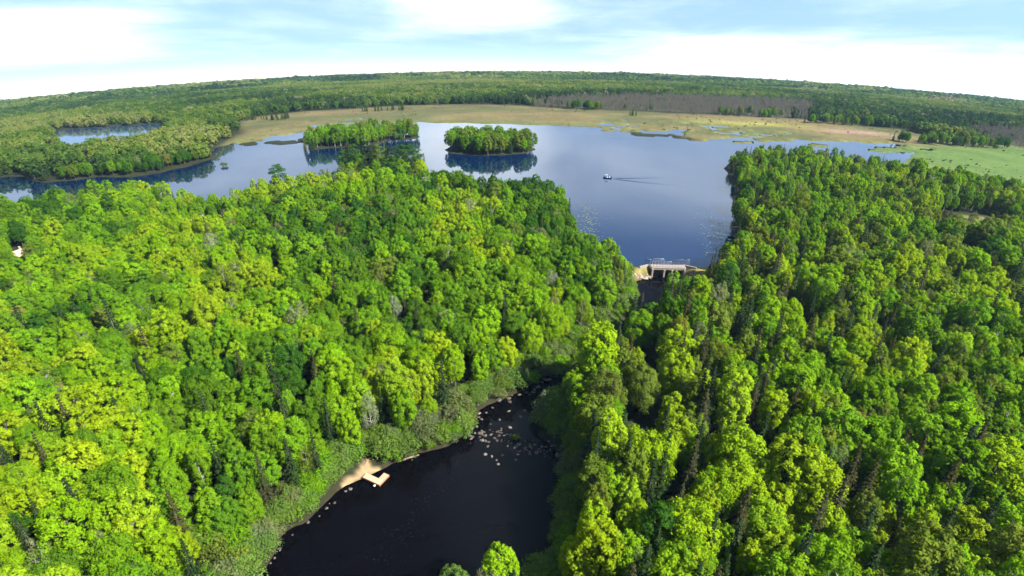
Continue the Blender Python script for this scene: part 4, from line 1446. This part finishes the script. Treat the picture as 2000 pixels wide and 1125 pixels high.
for side in (-1, 1):
    for j in range(34):
        q = j / 33
        lx = -2.0 - 30 * q
        ly = side * (0.5 + (9 if side < 0 else 5.5) * q) + 0.8 * math.sin(q * 4)
        hgt = 0.13 * (1 - q) * min(1, q * 8 + 0.2) + 0.004
        wd = 0.8 + 2.4 * q
        b = len(V)
        V += [(lx, ly - wd, 0.006), (lx, ly - wd * 0.3, 0.006 + hgt), (lx, ly + wd * 0.3, 0.006 + hgt * 0.7), (lx, ly + wd, 0.006)]
        if j:
            for k in range(3):
                F.append((b - 4 + k, b + k, b + k + 1, b - 3 + k))
W = np.array(V, float)
ang = R(172)
wx = BX + W[:, 0] * math.cos(ang) - W[:, 1] * math.sin(ang)
wy = BY + W[:, 0] * math.sin(ang) + W[:, 1] * math.cos(ang)
wz = zt(np.hypot(wx, wy)) + LAKE_Z + W[:, 2]
link('boat_wake', make_mesh('boat_wake', np.stack([wx, wy, wz], -1), np.array(F), [M['lake']], True), kind='stuff', label='spreading wake ripples behind the motor boat', category='wake')


# cabins among the trees
def cabin(x, y, rz, L_, W_, hw, hr, roof, wall, label):
    c = root('cabin', (x, y, gz(x, y) - 0.1), rz, label, 'cabin', 'cabins among the trees')
    l, w = L_ / 2, W_ / 2
    V = [(-l, -w, 0), (l, -w, 0), (l, w, 0), (-l, w, 0), (-l, -w, hw), (l, -w, hw), (l, w, hw), (-l, w, hw), (-l, 0, hw + hr), (l, 0, hw + hr)]
    F = [(0, 1, 5, 4), (2, 3, 7, 6), (1, 2, 6, 9, 5), (3, 0, 4, 8, 7)]
    link('wall', make_mesh('cabin_wall', V, F, [M[wall]]), c)
    ov, th_ = 0.4, 0.12
    sl_ = hr / w
    rv, rf = [], []
    for sgn in (-1, 1):
        b = len(rv)
        for dz in (0.03, 0.03 + th_):
            rv += [(-l - ov, 0, hw + hr + dz), (l + ov, 0, hw + hr + dz), (l + ov, sgn * (w + ov), hw - ov * sl_ + dz), (-l - ov, sgn * (w + ov), hw - ov * sl_ + dz)]
        rf += [(b, b + 1, b + 2, b + 3), (b + 4, b + 5, b + 6, b + 7), (b, b + 1, b + 5, b + 4), (b + 1, b + 2, b + 6, b + 5), (b + 2, b + 3, b + 7, b + 6), (b + 3, b, b + 4, b + 7)]
    ro = link('roof', make_mesh('cabin_roof', rv, rf, [M[roof]]), c)
    box_part('chimney', (l * 0.4, 0.2, hw + hr - 0.5), (l * 0.4 + 0.5, 0.7, hw + hr + 0.8), 'concrete', ro, 0.02)
    d_ = box_part('door', (-0.45, -w - 0.04, 0.05), (0.45, -w - 0.005, 2.0), 'gate', c, 0.01)
    box_part('handle', (0.28, -w - 0.09, 0.95), (0.36, -w - 0.042, 1.05), 'rail', d_, 0)
    for wx_ in (-l * 0.62, l * 0.62):
        f_ = box_part('window', (wx_ - 0.5, -w - 0.05, 0.9), (wx_ + 0.5, -w - 0.005, 1.9), 'white_paint', c, 0.01)
        box_part('pane', (wx_ - 0.42, -w - 0.06, 0.98), (wx_ + 0.42, -w - 0.052, 1.82), 'glass', f_, 0)


cabin(-144.6, 155.6, R(62), 6.0, 5.0, 2.5, 1.7, 'roof_pink', 'wall_red', 'cabin with sunlit pinkish roof and red wall at the left edge')
cabin(-102.6, 180.6, R(25), 4.2, 3.6, 2.4, 1.4, 'roof_brown', 'wall_brown', 'small brown cabin half hidden in the upper left forest')

# lily pads and flecks of foam
rl = np.random.default_rng(77)
Ps = []
for cx, cy_, sx, sy, n in ((26.5, 190, 2.2, 9, 150), (24.5, 172, 1.6, 5, 60), (66, 170, 2.5, 7, 120), (70, 182, 2.0, 8, 90), (62, 160, 3, 3, 60)):
    Ps.append(np.stack([rl.normal(cx, sx, n), rl.normal(cy_, sy, n)], -1))
P = np.concatenate(Ps)
P = P[water_fields(P[:, 0], P[:, 1])[0] < -1.0]
V, F = [], []
for (x_, y_) in P:
    z_ = float(zt(math.hypot(x_, y_))) + LAKE_Z + 0.012
    rad = rl.uniform(0.10, 0.34)
    b = len(V)
    a0 = rl.uniform(0, 6.28)
    V += [(x_ + rad * math.cos(a0 + k * 0.97), y_ + rad * math.sin(a0 + k * 0.97), z_ + 0.01 * (k % 2)) for k in range(6)]
    F.append(tuple(range(b, b + 6)))
link('lily_pads', make_mesh('lily_pads', V, F, [M['pad']]), kind='stuff', label='pale lily pads floating along both shores near the dam', category='lily pads')
n = 170
q = rl.random(n) ** 0.8
px_ = -6.5 - 12.5 * q + rl.normal(0, 0.8 + 1.2 * q, n)
py_ = 78.5 - 26 * q + rl.normal(0, 0.9, n)
P = np.stack([px_, py_, zt(np.hypot(px_, py_)) + RIVER_Z + 0.008], -1)
keep = water_fields(px_, py_)[2] < -0.6
V, F = leaf_quads(P[keep], np.tile((0.0, 0.0, 1.0), (keep.sum(), 1)), 0.09, rl, 0.5, 0.0)
M['foam'] = simple('river_foam', (0.10, 0.10, 0.115), 0.7, 0.2, 5.0)
link('river_foam', make_mesh('river_foam', V, F, [M['foam']]), kind='stuff', label='faint flecks of foam drifting down the dark pool', category='foam')

# ------------------------------------------------------------------ air
V, F = [], []
box_geo(V, F, (-4650, -4650, float(zt(4700.0)) - 5), (4650, 4650, EYE + 6))
m = bpy.data.materials.new('hazy_air')
m.use_nodes = True
m.node_tree.nodes.clear()
N = NT(m.node_tree)
out = N.n('ShaderNodeOutputMaterial')
pvn = N.n('ShaderNodeVolumePrincipled', ins={'Color': (0.40, 0.68, 1.0, 1), 'Density': 0.00008, 'Anisotropy': 0.1})
N.t.links.new(pvn.outputs[0], out.inputs['Volume'])
hz = link('haze', make_mesh('haze', V, F, [m]), kind='stuff', label='thin blue haze over the whole land', category='haze')
